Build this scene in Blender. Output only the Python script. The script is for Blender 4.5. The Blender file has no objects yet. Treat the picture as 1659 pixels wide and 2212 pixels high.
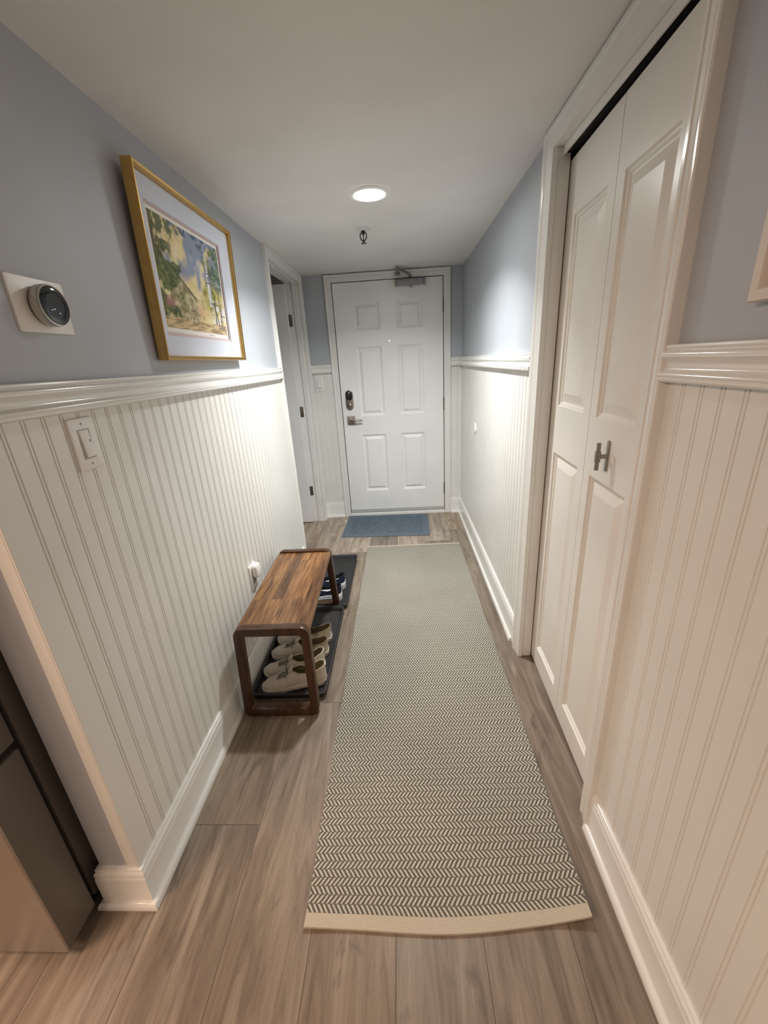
import bpy, bmesh, math, random
from mathutils import Vector, Matrix, noise as mnoise

random.seed(7)
S = bpy.context.scene
COL = S.collection
PI = math.pi

# ------------------------------------------------------------------ camera
YAW, PITCH, ROLL, CAMZ = -0.05333, -0.35234, -0.0602, 1.4123
FPX = 884.9
cy_, sy_ = math.cos(YAW), math.sin(YAW)
cp_, sp_ = math.cos(PITCH), math.sin(PITCH)
cr_, sr_ = math.cos(ROLL), math.sin(ROLL)
fwd = Vector((sy_*cp_, cy_*cp_, sp_))
right = Vector((cy_, -sy_, 0))
up = right.cross(fwd)
r2 = right*cr_ + up*sr_
u2 = -right*sr_ + up*cr_
cam_data = bpy.data.cameras.new('camera')
cam = bpy.data.objects.new('camera', cam_data)
COL.objects.link(cam)
M3 = Matrix((r2, u2, -fwd)).transposed()
cam.matrix_world = Matrix.Translation((0, 0, CAMZ)) @ M3.to_4x4()
cam_data.sensor_fit = 'HORIZONTAL'
cam_data.sensor_width = 36.0
cam_data.lens = FPX/1659.0*36.0
cam_data.clip_start = 0.02
S.camera = cam

# ------------------------------------------------------------------ world, lamps, exposure
S.view_settings.view_transform = 'Standard'
S.view_settings.look = 'None'
S.view_settings.gamma = 1.0
S.view_settings.use_curve_mapping = False
S.view_settings.exposure = 0.0
W = bpy.data.worlds.new('world')
S.world = W
W.use_nodes = True
bg = W.node_tree.nodes['Background']
bg.inputs[0].default_value = (1.0, 0.90, 0.82, 1)
bg.inputs[1].default_value = 0.15
LAMP_POWER = 145.0          # emission strength of the hallway downlight's frosted lens
BEAM_POWER = 19.0           # watts in the downlight's downward beam
BEAM_SPREAD = 132.0


def area_lamp(name, loc, size, power, color, rot=(0, 0, 0)):
    d = bpy.data.lights.new(name, 'AREA')
    d.shape = 'DISK'
    d.size = size
    d.energy = power
    d.color = color
    o = bpy.data.objects.new(name, d)
    o.location = loc
    o.rotation_euler = rot
    COL.objects.link(o)
    return o


# warm ceiling lamps of the kitchen behind the camera
area_lamp('kitchen_lamp', (-1.75, -0.25, 2.08), 0.75, 50.0, (1.0, 0.69, 0.49))
area_lamp('kitchen_lamp', (-1.45, -1.45, 2.08), 0.75, 28.0, (1.0, 0.69, 0.49))

# ------------------------------------------------------------------ key dimensions
XL, XR, YD, ZC = -0.767, 0.543, 3.770, 2.097
YEND = 0.70                  # near end of the left wall
LW = -0.885                  # far face of the left wall
DL0, DL1 = 2.830, 3.662      # side door opening
CN, CF = 0.943, 1.738        # closet opening
LX, LY = -0.095, 2.140       # downlight

# ------------------------------------------------------------------ materials


def srgb(r, g, b):
    def f(c):
        c /= 255.0
        return c/12.92 if c <= 0.04045 else ((c+0.055)/1.055)**2.4
    return (f(r), f(g), f(b), 1.0)


class NT:
    def __init__(self, name, rough=0.5, metal=0.0, spec=0.5, color=(.8, .8, .8, 1)):
        self.m = bpy.data.materials.new(name)
        self.m.use_nodes = True
        self.t = self.m.node_tree
        self.b = self.t.nodes['Principled BSDF']
        self.b.inputs['Base Color'].default_value = color
        self.b.inputs['Roughness'].default_value = rough
        self.b.inputs['Metallic'].default_value = metal
        self.b.inputs['Specular IOR Level'].default_value = spec

    def n(self, typ, **kw):
        nd = self.t.nodes.new(typ)
        for k, v in kw.items():
            setattr(nd, k, v)
        return nd

    def l(self, a, b):
        self.t.links.new(a, b)

    def coord(self, scale=(1, 1, 1), loc=(0, 0, 0), rot=(0, 0, 0), out='Object'):
        tc = self.n('ShaderNodeTexCoord')
        mp = self.n('ShaderNodeMapping')
        mp.inputs['Scale'].default_value = scale
        mp.inputs['Location'].default_value = loc
        mp.inputs['Rotation'].default_value = rot
        self.l(tc.outputs[out], mp.inputs['Vector'])
        return mp.outputs['Vector']

    def noise(self, vec, scale, detail=3, rough=0.5, dist=0.0):
        nz = self.n('ShaderNodeTexNoise')
        nz.inputs['Scale'].default_value = scale
        nz.inputs['Detail'].default_value = detail
        nz.inputs['Roughness'].default_value = rough
        nz.inputs['Distortion'].default_value = dist
        if vec is not None:
            self.l(vec, nz.inputs['Vector'])
        return nz.outputs['Fac']

    def ramp(self, fac, stops, interp='LINEAR'):
        r = self.n('ShaderNodeValToRGB')
        r.color_ramp.interpolation = interp
        els = r.color_ramp.elements
        while len(els) < len(stops):
            els.new(0.5)
        for e, (p, c) in zip(els, stops):
            e.position = p
            e.color = c
        self.l(fac, r.inputs['Fac'])
        return r.outputs['Color']

    def math(self, op, a, b=None, c=None):
        m = self.n('ShaderNodeMath', operation=op)
        for i, v in enumerate((a, b, c)):
            if v is None:
                continue
            if isinstance(v, (int, float)):
                m.inputs[i].default_value = v
            else:
                self.l(v, m.inputs[i])
        return m.outputs[0]

    def mix(self, fac, a, b, mode='MIX'):
        m = self.n('ShaderNodeMix', data_type='RGBA', blend_type=mode)
        if isinstance(fac, (int, float)):
            m.inputs[0].default_value = fac
        else:
            self.l(fac, m.inputs[0])
        for i, v in ((6, a), (7, b)):
            if isinstance(v, tuple):
                m.inputs[i].default_value = v
            else:
                self.l(v, m.inputs[i])
        return m.outputs[2]

    def bump(self, height, strength=0.2, dist=0.001):
        b = self.n('ShaderNodeBump')
        b.inputs['Strength'].default_value = strength
        b.inputs['Distance'].default_value = dist
        self.l(height, b.inputs['Height'])
        self.l(b.outputs['Normal'], self.b.inputs['Normal'])

    def base(self, c):
        self.l(c, self.b.inputs['Base Color'])


def paint(name, col, rough, bump=0.0, scale=250, var=0.03):
    t = NT(name, rough=rough, color=col)
    v = t.coord()
    lo = tuple(c*(1-var) for c in col[:3])+(1,)
    hi = tuple(min(1, c*(1+var)) for c in col[:3])+(1,)
    t.base(t.ramp(t.noise(v, 3.0, 2), [(0.35, lo), (0.65, hi)]))
    if bump:
        t.bump(t.noise(v, scale, 2), bump, 0.0006)
    return t.m


M = {}
M['trim'] = paint('trim_gloss_white', (0.81, 0.81, 0.785, 1), 0.15, 0.05, 60)
M['bead'] = paint('beadboard_white', (0.79, 0.79, 0.76, 1), 0.34, 0.05, 90)
M['blue'] = paint('blue_grey_paint', (0.455, 0.485, 0.530, 1), 0.55, 0.10, 300)
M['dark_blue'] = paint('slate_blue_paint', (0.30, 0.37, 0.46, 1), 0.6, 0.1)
M['ceil'] = paint('ceiling_paint', (0.745, 0.74, 0.72, 1), 0.9, 0.22, 320)
M['door'] = paint('door_white', (0.86, 0.865, 0.86, 1), 0.36, 0.04, 200)
M['closet'] = paint('closet_door_white', (0.79, 0.775, 0.735, 1), 0.27, 0.05, 160)
M['plastic'] = paint('white_plastic', (0.83, 0.815, 0.79, 1), 0.35)
M['bright_white'] = paint('bright_white_plastic', (0.88, 0.88, 0.86, 1), 0.4)
M['black'] = paint('black_plastic', (0.012, 0.012, 0.014, 1), 0.3, var=0.1)
M['screw'] = paint('screw_grey', (0.30, 0.29, 0.27, 1), 0.4)


def metal(name, col, rough, aniso=0.0):
    t = NT(name, rough=rough, metal=1.0, color=col)
    v = t.coord()
    lo = tuple(c*.9 for c in col[:3])+(1,)
    t.base(t.ramp(t.noise(v, 40, 3), [(0.3, lo), (0.7, col)]))
    return t.m


M['nickel'] = metal('satin_nickel', (0.36, 0.33, 0.295, 1), 0.36)
M['alu'] = paint('grey_enamel', (0.30, 0.30, 0.31, 1), 0.38)
M['sweep'] = paint('grey_vinyl_sweep', (0.50, 0.50, 0.49, 1), 0.5)
M['steel_ring'] = metal('steel_ring', (0.55, 0.52, 0.48, 1), 0.28)
M['bronze'] = metal('antique_bronze_hinge', (0.21, 0.19, 0.15, 1), 0.42)
M['gold'] = metal('gold_leaf_frame', (0.62, 0.40, 0.14, 1), 0.36)
M['black_metal'] = paint('black_sprinkler', (0.015, 0.015, 0.015, 1), 0.35, var=0.1)

t = NT('lamp_lens', rough=0.4, color=(1, 1, 1, 1))
t.b.inputs['Emission Color'].default_value = (1.0, 0.995, 0.965, 1)
t.b.inputs['Emission Strength'].default_value = LAMP_POWER
M['lens'] = t.m
t = NT('peephole_glass', rough=0.1, color=(0.9, 0.9, 0.9, 1))
t.b.inputs['Emission Color'].default_value = (1, 1, 0.97, 1)
t.b.inputs['Emission Strength'].default_value = 2.0  # no lamp here: glow stands in for corridor light shining through
M['peep'] = t.m

# stainless front with brushed streaks
t = NT('stainless_front', rough=0.34, metal=1.0)
v = t.coord((1.0, 1.0, 160.0))
nz = t.noise(v, 6, 3)
t.base(t.ramp(nz, [(0.3, (0.50, 0.46, 0.42, 1)), (0.7, (0.58, 0.54, 0.50, 1))]))
M['stainless'] = t.m
M['fridge_side'] = paint('charcoal_fridge_side', (0.145, 0.130, 0.115, 1), 0.42, 0.08, 500)
M['gasket'] = paint('black_gasket', (0.012, 0.011, 0.010, 1), 0.6, var=0.1)

# floor planks
t = NT('oak_vinyl_planks', rough=0.42, spec=0.4)
at = t.n('ShaderNodeAttribute', attribute_name='plank')
tc = t.n('ShaderNodeTexCoord')
off = t.n('ShaderNodeVectorMath', operation='MULTIPLY_ADD')
t.l(at.outputs['Color'], off.inputs[0])
off.inputs[1].default_value = (7.0, 13.0, 5.0)
t.l(tc.outputs['Object'], off.inputs[2])


def vscale(src, sc):
    m = t.n('ShaderNodeMapping')
    m.inputs['Scale'].default_value = sc
    t.l(src, m.inputs['Vector'])
    return m.outputs['Vector']


grain = t.noise(vscale(off.outputs[0], (11, 1.0, 1)), 2.0, 6, 0.66, 1.0)
fine = t.noise(vscale(off.outputs[0], (90, 3.0, 1)), 3.0, 4, 0.6)
knots = t.noise(vscale(off.outputs[0], (6.0, 2.0, 1)), 1.5, 4, 0.6, 1.8)
c1 = t.ramp(grain, [(0.30, (0.120, 0.086, 0.060, 1)), (0.44, (0.235, 0.182, 0.136, 1)),
                    (0.56, (0.345, 0.276, 0.212, 1)), (0.72, (0.480, 0.400, 0.318, 1))])
c2 = t.mix(t.math('MULTIPLY', fine, 0.72), c1, (0.190, 0.147, 0.110, 1))
kf = t.ramp(knots, [(0.56, (0, 0, 0, 1)), (0.74, (1, 1, 1, 1))])
c3 = t.mix(t.math('MULTIPLY', kf, 0.75), c2, (0.098, 0.072, 0.055, 1))
sep = t.n('ShaderNodeSeparateColor')
t.l(at.outputs['Color'], sep.inputs[0])
hv = t.n('ShaderNodeHueSaturation')
t.l(c3, hv.inputs['Color'])
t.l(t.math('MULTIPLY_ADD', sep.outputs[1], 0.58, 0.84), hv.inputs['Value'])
t.l(t.math('MULTIPLY_ADD', sep.outputs[2], 0.3, 0.82), hv.inputs['Saturation'])
t.base(hv.outputs['Color'])
t.bump(fine, 0.12, 0.0005)
M['floor'] = t.m
M['seam'] = paint('plank_seam', (0.062, 0.045, 0.032, 1), 0.8)


# runner weave: chevron rows across the width
def rug_material(name, hem=False):
    t = NT(name, rough=0.95, spec=0.1)
    tc = t.n('ShaderNodeTexCoord')
    sp = t.n('ShaderNodeSeparateXYZ')
    t.l(tc.outputs['UV'], sp.inputs[0])
    x, y = sp.outputs[0], sp.outputs[1]
    cream = (0.58, 0.555, 0.485, 1)
    olive = (0.128, 0.122, 0.098, 1)
    if hem:
        a = t.math('SINE', t.math('MULTIPLY', t.math('ADD', x, y), 2*PI/0.0075))
        b = t.math('SINE', t.math('MULTIPLY', t.math('SUBTRACT', x, y), 2*PI/0.0075))
        k = t.math('MULTIPLY', a, b)
        t.base(t.ramp(t.math('MULTIPLY_ADD', k, 0.5, 0.5),
                      [(0.12, (0.40, 0.34, 0.26, 1)), (0.5, (0.62, 0.56, 0.46, 1))]))
        t.bump(k, 0.6, 0.0012)
        return t.m
    H, P = 0.0205, 0.0132
    ry = t.math('DIVIDE', t.math('SUBTRACT', y, 0.0306), H)
    row = t.math('FLOOR', ry)
    fy = t.math('SUBTRACT', ry, row)
    par = t.math('MULTIPLY_ADD', t.math('MODULO', t.math('ABSOLUTE', row), 2.0), -2.0, 1.0)
    sl = t.math('MULTIPLY', t.math('MULTIPLY', fy, par), 1.15)
    nz = t.noise(tc.outputs['UV'], 60, 2)
    ph = t.math('ADD', t.math('ADD', t.math('DIVIDE', x, P), sl), t.math('MULTIPLY', nz, 0.25))
    ph = t.math('ADD', ph, t.math('MULTIPLY', row, 0.5))
    tri = t.math('ABSOLUTE', t.math('MULTIPLY_ADD', t.math('FRACT', ph), 2.0, -1.0))
    st = t.ramp(tri, [(0.38, (1, 1, 1, 1)), (0.52, (0, 0, 0, 1))])
    edge = t.math('ABSOLUTE', t.math('MULTIPLY_ADD', fy, 2.0, -1.0))
    eg = t.ramp(edge, [(0.82, (1, 1, 1, 1)), (0.98, (0.15, 0.15, 0.15, 1))])
    msk = t.math('MULTIPLY', st, eg)
    yarn = t.math('SINE', t.math('MULTIPLY', y, 2*PI/0.0034))
    yv = t.math('MULTIPLY_ADD', yarn, 0.12, 0.94)
    big = t.noise(tc.outputs['UV'], 3.0, 2)
    cc = t.mix(msk, olive, cream)
    h2 = t.n('ShaderNodeHueSaturation')
    t.l(cc, h2.inputs['Color'])
    t.l(t.math('MULTIPLY', yv, t.math('MULTIPLY_ADD', big, 0.3, 0.88)), h2.inputs['Value'])
    t.base(h2.outputs['Color'])
    t.bump(t.math('MULTIPLY', msk, yv), 0.5, 0.0015)
    return t.m


M['rug'] = rug_material('herringbone_weave')
M['hem'] = rug_material('cream_hem_weave', True)

# door mat
t = NT('blue_grey_mat', rough=0.95, spec=0.1)
v = t.coord()
vo = t.n('ShaderNodeTexVoronoi', feature='DISTANCE_TO_EDGE')
vo.inputs['Scale'].default_value = 16
wv = t.n('ShaderNodeMapping')
wv.inputs['Scale'].default_value = (0.7, 1.5, 1)
wv.inputs['Rotation'].default_value = (0, 0, 0.6)
t.l(v, wv.inputs['Vector'])
t.l(wv.outputs['Vector'], vo.inputs['Vector'])
leaf = t.ramp(vo.outputs['Distance'], [(0.02, (0, 0, 0, 1)), (0.10, (1, 1, 1, 1))])
spd = t.n('ShaderNodeSeparateXYZ')
t.l(v, spd.inputs[0])
inx = t.math('LESS_THAN', t.math('ABSOLUTE', spd.outputs[0]), 0.325)
iny = t.math('LESS_THAN', t.math('ABSOLUTE', spd.outputs[1]), 0.205)
ins = t.math('MULTIPLY', inx, iny)
nn = t.noise(v, 120, 3)
c = t.ramp(nn, [(0.3, (0.100, 0.130, 0.165, 1)), (0.7, (0.175, 0.215, 0.260, 1))])
c = t.mix(t.math('MULTIPLY', ins, t.math('MULTIPLY_ADD', leaf, -0.45, 0.6)), c, (0.075, 0.105, 0.14, 1))
t.base(c)
t.bump(t.math('MULTIPLY_ADD', ins, t.math('MULTIPLY', leaf, 0.7), t.math('MULTIPLY', nn, 0.5)), 0.7, 0.003)
M['mat'] = t.m

# boot trays
t = NT('black_rubber', rough=0.55, spec=0.4)
v = t.coord()
t.base(t.ramp(t.noise(v, 90, 4), [(0.3, (0.016, 0.016, 0.017, 1)), (0.75, (0.034, 0.034, 0.035, 1))]))
t.bump(t.noise(v, 300, 2), 0.3, 0.0008)
M['rubber'] = t.m


# acacia wood for the bench
def wood(name, boards):
    t = NT(name, rough=0.33, spec=0.45)
    tc = t.n('ShaderNodeTexCoord')
    if boards:
        mp = t.n('ShaderNodeMapping')
        mp.inputs['Rotation'].default_value = (0, 0, PI/2)
        mp.inputs['Location'].default_value = (0.13, 0.0, 0)
        t.l(tc.outputs['Object'], mp.inputs['Vector'])
        br = t.n('ShaderNodeTexBrick')
        br.offset = 0.37
        br.inputs['Color1'].default_value = (0.0, 0.0, 0.0, 1)
        br.inputs['Color2'].default_value = (1, 1, 1, 1)
        br.inputs['Mortar'].default_value = (0.35, 0.35, 0.35, 1)
        br.inputs['Scale'].default_value = 1.0
        br.inputs['Mortar Size'].default_value = 0.0004
        br.inputs['Brick Width'].default_value = 0.62
        br.inputs['Row Height'].default_value = 0.052
        br.inputs['Bias'].default_value = 0.0
        t.l(mp.outputs['Vector'], br.inputs['Vector'])
        src = t.n('ShaderNodeVectorMath', operation='MULTIPLY_ADD')
        t.l(br.outputs['Color'], src.inputs[0])
        src.inputs[1].default_value = (3.1, 2.3, 1.7)
        t.l(tc.outputs['Object'], src.inputs[2])
        vec = src.outputs[0]
    else:
        vec = tc.outputs['Object']

    def sc(s):
        m = t.n('ShaderNodeMapping')
        m.inputs['Scale'].default_value = s
        t.l(vec, m.inputs['Vector'])
        return m.outputs['Vector']
    g = t.noise(sc((34, 2.6, 34) if boards else (22, 22, 5)), 1.5, 5, 0.6, 1.1)
    f = t.noise(sc((160, 7, 160) if boards else (120, 120, 8)), 1.5, 4, 0.6)
    c = t.ramp(g, [(0.28, (0.060, 0.024, 0.010, 1)), (0.43, (0.175, 0.078, 0.030, 1)),
                   (0.57, (0.300, 0.150, 0.060, 1)), (0.74, (0.430, 0.240, 0.105, 1))])
    if not boards:
        c = t.ramp(g, [(0.22, (0.024, 0.009, 0.004, 1)), (0.45, (0.055, 0.022, 0.009, 1)),
                       (0.62, (0.092, 0.040, 0.016, 1)), (0.82, (0.14, 0.066, 0.028, 1))])
    c = t.mix(t.math('MULTIPLY', f, 0.45), c, (0.06, 0.025, 0.011, 1))
    if boards:
        hv = t.n('ShaderNodeHueSaturation')
        t.l(c, hv.inputs['Color'])
        t.l(t.math('MULTIPLY_ADD', br.outputs['Color'], 0.85, 0.58), hv.inputs['Value'])
        c = hv.outputs['Color']
    t.base(c)
    t.bump(f, 0.12, 0.0004)
    return t.m


M['slab'] = wood('acacia_boards', True)
M['frame_wood'] = wood('dark_acacia', False)


def cloth(name, lo, hi, rough=0.8, scale=400):
    t = NT(name, rough=rough, spec=0.25)
    v = t.coord()
    t.base(t.ramp(t.noise(v, 18, 4), [(0.3, lo), (0.7, hi)]))
    t.bump(t.noise(v, scale, 2), 0.3, 0.0005)
    return t.m


M['cream'] = cloth('cream_leather', (0.56, 0.50, 0.42, 1), (0.66, 0.60, 0.51, 1), 0.6)
M['cream_sole'] = cloth('cream_rubber_sole', (0.62, 0.55, 0.46, 1), (0.70, 0.63, 0.54, 1), 0.6)
M['tan'] = cloth('tan_lining', (0.20, 0.155, 0.10, 1), (0.27, 0.21, 0.14, 1), 0.9)
M['band'] = cloth('tan_ribbed_band', (0.34, 0.285, 0.20, 1), (0.42, 0.36, 0.26, 1), 0.9)
M['olive_lining'] = cloth('olive_lining', (0.22, 0.19, 0.11, 1), (0.30, 0.25, 0.16, 1), 0.9)
M['lace'] = cloth('grey_laces', (0.15, 0.135, 0.11, 1), (0.24, 0.22, 0.185, 1), 0.9, 900)
M['navy'] = cloth('navy_knit', (0.008, 0.011, 0.028, 1), (0.016, 0.020, 0.045, 1), 0.85)
M['navy_lining'] = cloth('black_lining', (0.01, 0.01, 0.012, 1), (0.02, 0.02, 0.022, 1), 0.9)
M['white_sole'] = cloth('white_foam_sole', (0.66, 0.67, 0.70, 1), (0.78, 0.78, 0.80, 1), 0.6)
M['grey_stripe'] = cloth('grey_sole_stripe', (0.22, 0.24, 0.28, 1), (0.30, 0.32, 0.36, 1), 0.7)
M['white_lace'] = cloth('white_laces', (0.6, 0.6, 0.6, 1), (0.7, 0.7, 0.7, 1), 0.9)

M['mat_board'] = paint('pale_blue_mat_board', (0.60, 0.64, 0.73, 1), 0.85)
M['pink_mat'] = paint('pink_inner_mat', (0.58, 0.46, 0.47, 1), 0.85)
M['paper'] = paint('cream_paper', (0.78, 0.75, 0.70, 1), 0.85)
t = NT('watercolour_print', rough=0.8, spec=0.2)
a = t.n('ShaderNodeAttribute', attribute_name='paint')
t.base(a.outputs['Color'])
M['art'] = t.m
t = NT('picture_glass', rough=0.03, spec=0.5, color=(1, 1, 1, 1))
t.b.inputs['Transmission Weight'].default_value = 1.0
t.b.inputs['IOR'].default_value = 1.03
M['glass'] = t.m
M['white_frame'] = paint('white_wood_frame', (0.72, 0.66, 0.60, 1), 0.45)
M['brown_art'] = paint('brown_print', (0.30, 0.23, 0.20, 1), 0.7, var=0.3)
t = NT('glass_black', rough=0.06, spec=0.6, color=(0.006, 0.008, 0.011, 1))
M['black_glass'] = t.m
M['display'] = paint('grey_display', (0.030, 0.032, 0.033, 1), 0.25, var=0.1)
t = NT('display_dot', rough=0.4)
t.b.inputs['Emission Color'].default_value = (0.9, 0.95, 1, 1)
t.b.inputs['Emission Strength'].default_value = 0.8
M['dot'] = t.m


# ------------------------------------------------------------------ mesh helpers
def link(name, bm, mats, parent=None, smooth=False, loc=None):
    me = bpy.data.meshes.new(name)
    bmesh.ops.recalc_face_normals(bm, faces=bm.faces[:])
    if loc is not None:
        bmesh.ops.translate(bm, verts=bm.verts[:], vec=-Vector(loc))
    bm.to_mesh(me)
    bm.free()
    if not isinstance(mats, (list, tuple)):
        mats = [mats]
    for m in mats:
        me.materials.append(m)
    if smooth:
        for p in me.polygons:
            p.use_smooth = True
        if smooth != 'all':
            try:
                me.set_sharp_from_angle(angle=math.radians(smooth if smooth is not True else 35))
            except Exception:
                pass
    o = bpy.data.objects.new(name, me)
    COL.objects.link(o)
    if parent is not None:
        o.parent = parent
        if loc is not None:
            o.location = loc
        o.matrix_parent_inverse = Matrix.Identity(4)
        pl = parent
        # keep geometry where it was authored: undo the parents' transforms
        w = Matrix.Identity(4)
        chain = []
        while pl is not None:
            chain.append(pl)
            pl = pl.parent
        for q in reversed(chain):
            w = w @ q.matrix_parent_inverse @ q.matrix_basis
        o.matrix_parent_inverse = w.inverted()
    elif loc is not None:
        o.location = loc
    return o


def tag(o, label=None, cat=None, group=None, kind=None):
    if label:
        o['label'] = label
    if cat:
        o['category'] = cat
    if group:
        o['group'] = group
    if kind:
        o['kind'] = kind
    return o


def empty(name, loc, label, cat, group=None, kind=None, rz=0.0):
    o = bpy.data.objects.new(name, None)
    o.empty_display_size = 0.05
    o.location = loc
    o.rotation_euler = (0, 0, rz)
    COL.objects.link(o)
    return tag(o, label, cat, group, kind)


def struct(name, bm, m, label, cat, smooth=False):
    return tag(link(name, bm, m, None, smooth), label, cat, None, 'structure')


def BM():
    return bmesh.new()


def box(bm, x0, x1, y0, y1, z0, z1, bev=0.0, seg=2, mi=0):
    vs = [bm.verts.new((x, y, z)) for x in (x0, x1) for y in (y0, y1) for z in (z0, z1)]
    idx = [(0, 1, 3, 2), (4, 6, 7, 5), (0, 4, 5, 1), (2, 3, 7, 6), (0, 2, 6, 4), (1, 5, 7, 3)]
    fs = [bm.faces.new([vs[i] for i in f]) for f in idx]
    for f in fs:
        f.material_index = mi
    if bev > 0:
        es = list({e for f in fs for e in f.edges})
        r = bmesh.ops.bevel(bm, geom=es, offset=bev, segments=seg, profile=0.5, affect='EDGES')
        for f in r['faces']:
            f.material_index = mi
    return vs


def sweep(bm, path, prof, mp, cap=True, closed=False, mi=0):
    """Sweep a profile (u = offset to the right of the path, v) along a 2D path with mitred corners."""
    n = len(path)
    rings = []
    for i, p in enumerate(path):
        p = Vector(p)
        dirs = []
        if i > 0 or closed:
            dirs.append((p-Vector(path[i-1])).normalized())
        if i < n-1 or closed:
            dirs.append((Vector(path[(i+1) % n])-p).normalized())
        ns = [Vector((d.y, -d.x)) for d in dirs]
        if len(ns) == 1:
            m = ns[0]
        else:
            m = (ns[0]+ns[1])
            m = m/(m.dot(ns[0]))
        rings.append([bm.verts.new(mp(p.x+m.x*u, p.y+m.y*u, v)) for u, v in prof])
    k = len(prof)
    rng = range(n if closed else n-1)
    for i in rng:
        a, b = rings[i], rings[(i+1) % n]
        for j in range(k):
            f = bm.faces.new((a[j], a[(j+1) % k], b[(j+1) % k], b[j]))
            f.material_index = mi
    if cap and not closed:
        for r in (rings[0], rings[-1]):
            f = bm.faces.new(r)
            f.material_index = mi


def lathe(bm, prof, mp, seg=48, mi=0):
    """prof: list of (r, h); mp maps (a, b, h) to a point."""
    rings = []
    for r, h in prof:
        if r < 1e-6:
            rings.append([bm.verts.new(mp(0, 0, h))])
        else:
            rings.append([bm.verts.new(mp(r*math.cos(2*PI*i/seg), r*math.sin(2*PI*i/seg), h)) for i in range(seg)])
    for a, b in zip(rings, rings[1:]):
        for i in range(seg):
            j = (i+1) % seg
            if len(a) == 1 and len(b) == 1:
                continue
            if len(a) == 1:
                f = bm.faces.new((a[0], b[i], b[j]))
            elif len(b) == 1:
                f = bm.faces.new((a[i], a[j], b[0]))
            else:
                f = bm.faces.new((a[i], a[j], b[j], b[i]))
            f.material_index = mi


def tube(bm, pts, r, seg=8, mi=0, cap=True):
    pts = [Vector(p) for p in pts]
    rings = []
    prev = None
    for i, p in enumerate(pts):
        if i == 0:
            d = pts[1]-p
        elif i == len(pts)-1:
            d = p-pts[i-1]
        else:
            d = pts[i+1]-pts[i-1]
        d.normalize()
        ref = Vector((0, 0, 1)) if abs(d.z) < 0.9 else Vector((1, 0, 0))
        if prev is not None:
            ref = prev
        a = d.cross(ref)
        if a.length < 1e-5:
            a = d.orthogonal()
        a.normalize()
        b = a.cross(d).normalized()
        prev = b
        rr = r[i] if isinstance(r, (list, tuple)) else r
        rings.append([bm.verts.new(p+a*rr*math.cos(2*PI*k/seg)+b*rr*math.sin(2*PI*k/seg)) for k in range(seg)])
    for u, w in zip(rings, rings[1:]):
        for k in range(seg):
            f = bm.faces.new((u[k], u[(k+1) % seg], w[(k+1) % seg], w[k]))
            f.material_index = mi
    if cap:
        for r_ in (rings[0], rings[-1]):
            f = bm.faces.new(r_)
            f.material_index = mi


def rrect(w, h, r, seg=6):
    """Rounded rectangle outline centred at 0."""
    out = []
    for cx, cy, a0 in ((w/2-r, h/2-r, 0), (-w/2+r, h/2-r, PI/2), (-w/2+r, -h/2+r, PI), (w/2-r, -h/2+r, 1.5*PI)):
        for i in range(seg+1):
            a = a0+PI/2*i/seg
            out.append((cx+r*math.cos(a), cy+r*math.sin(a)))
    return out


def loft(bm, loops, cap0=True, cap1=True, mi=0):
    rings = [[bm.verts.new(p) for p in lp] for lp in loops]
    k = len(rings[0])
    for a, b in zip(rings, rings[1:]):
        for i in range(k):
            f = bm.faces.new((a[i], a[(i+1) % k], b[(i+1) % k], b[i]))
            f.material_index = mi
    if cap0:
        bm.faces.new(rings[0]).material_index = mi
    if cap1:
        bm.faces.new(rings[-1]).material_index = mi


def plate(bm, w, h, r, t, mp, mi=0, edge=0.003):
    """A rounded plate of size w x h and thickness t with softened front edge; mp(a, b, depth)."""
    loops = []
    for ins, d in ((0, 0), (0, t-edge), (edge*0.3, t-edge*0.3), (edge, t)):
        loops.append([mp(a, b, d) for a, b in rrect(w-2*ins, h-2*ins, max(r-ins, 0.0008))])
    loft(bm, loops, mi=mi)


def panel_face(bm, a0, a1, b0, b1, panels, rings, mp):
    """A flat face with raised panels: panels = (a0, a1, b0, b1); rings = (inset, depth)."""
    A = sorted({a0, a1, *[q for p in panels for q in p[:2]]})
    B = sorted({b0, b1, *[q for p in panels for q in p[2:]]})
    for i in range(len(A)-1):
        for j in range(len(B)-1):
            am, bmid = (A[i]+A[i+1])/2, (B[j]+B[j+1])/2
            if any(p[0] < am < p[1] and p[2] < bmid < p[3] for p in panels):
                continue
            bm.faces.new([bm.verts.new(mp(a, b, 0)) for a, b in
                          ((A[i], B[j]), (A[i+1], B[j]), (A[i+1], B[j+1]), (A[i], B[j+1]))])
    for p in panels:
        prev = None
        for ins, d in rings:
            cur = [bm.verts.new(mp(a, b, d)) for a, b in
                   ((p[0]+ins, p[2]+ins), (p[1]-ins, p[2]+ins), (p[1]-ins, p[3]-ins), (p[0]+ins, p[3]-ins))]
            if prev:
                for k in range(4):
                    bm.faces.new((prev[k], prev[(k+1) % 4], cur[(k+1) % 4], cur[k]))
            prev = cur
        bm.faces.new(prev)
    bmesh.ops.remove_doubles(bm, verts=bm.verts[:], dist=1e-5)


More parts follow.
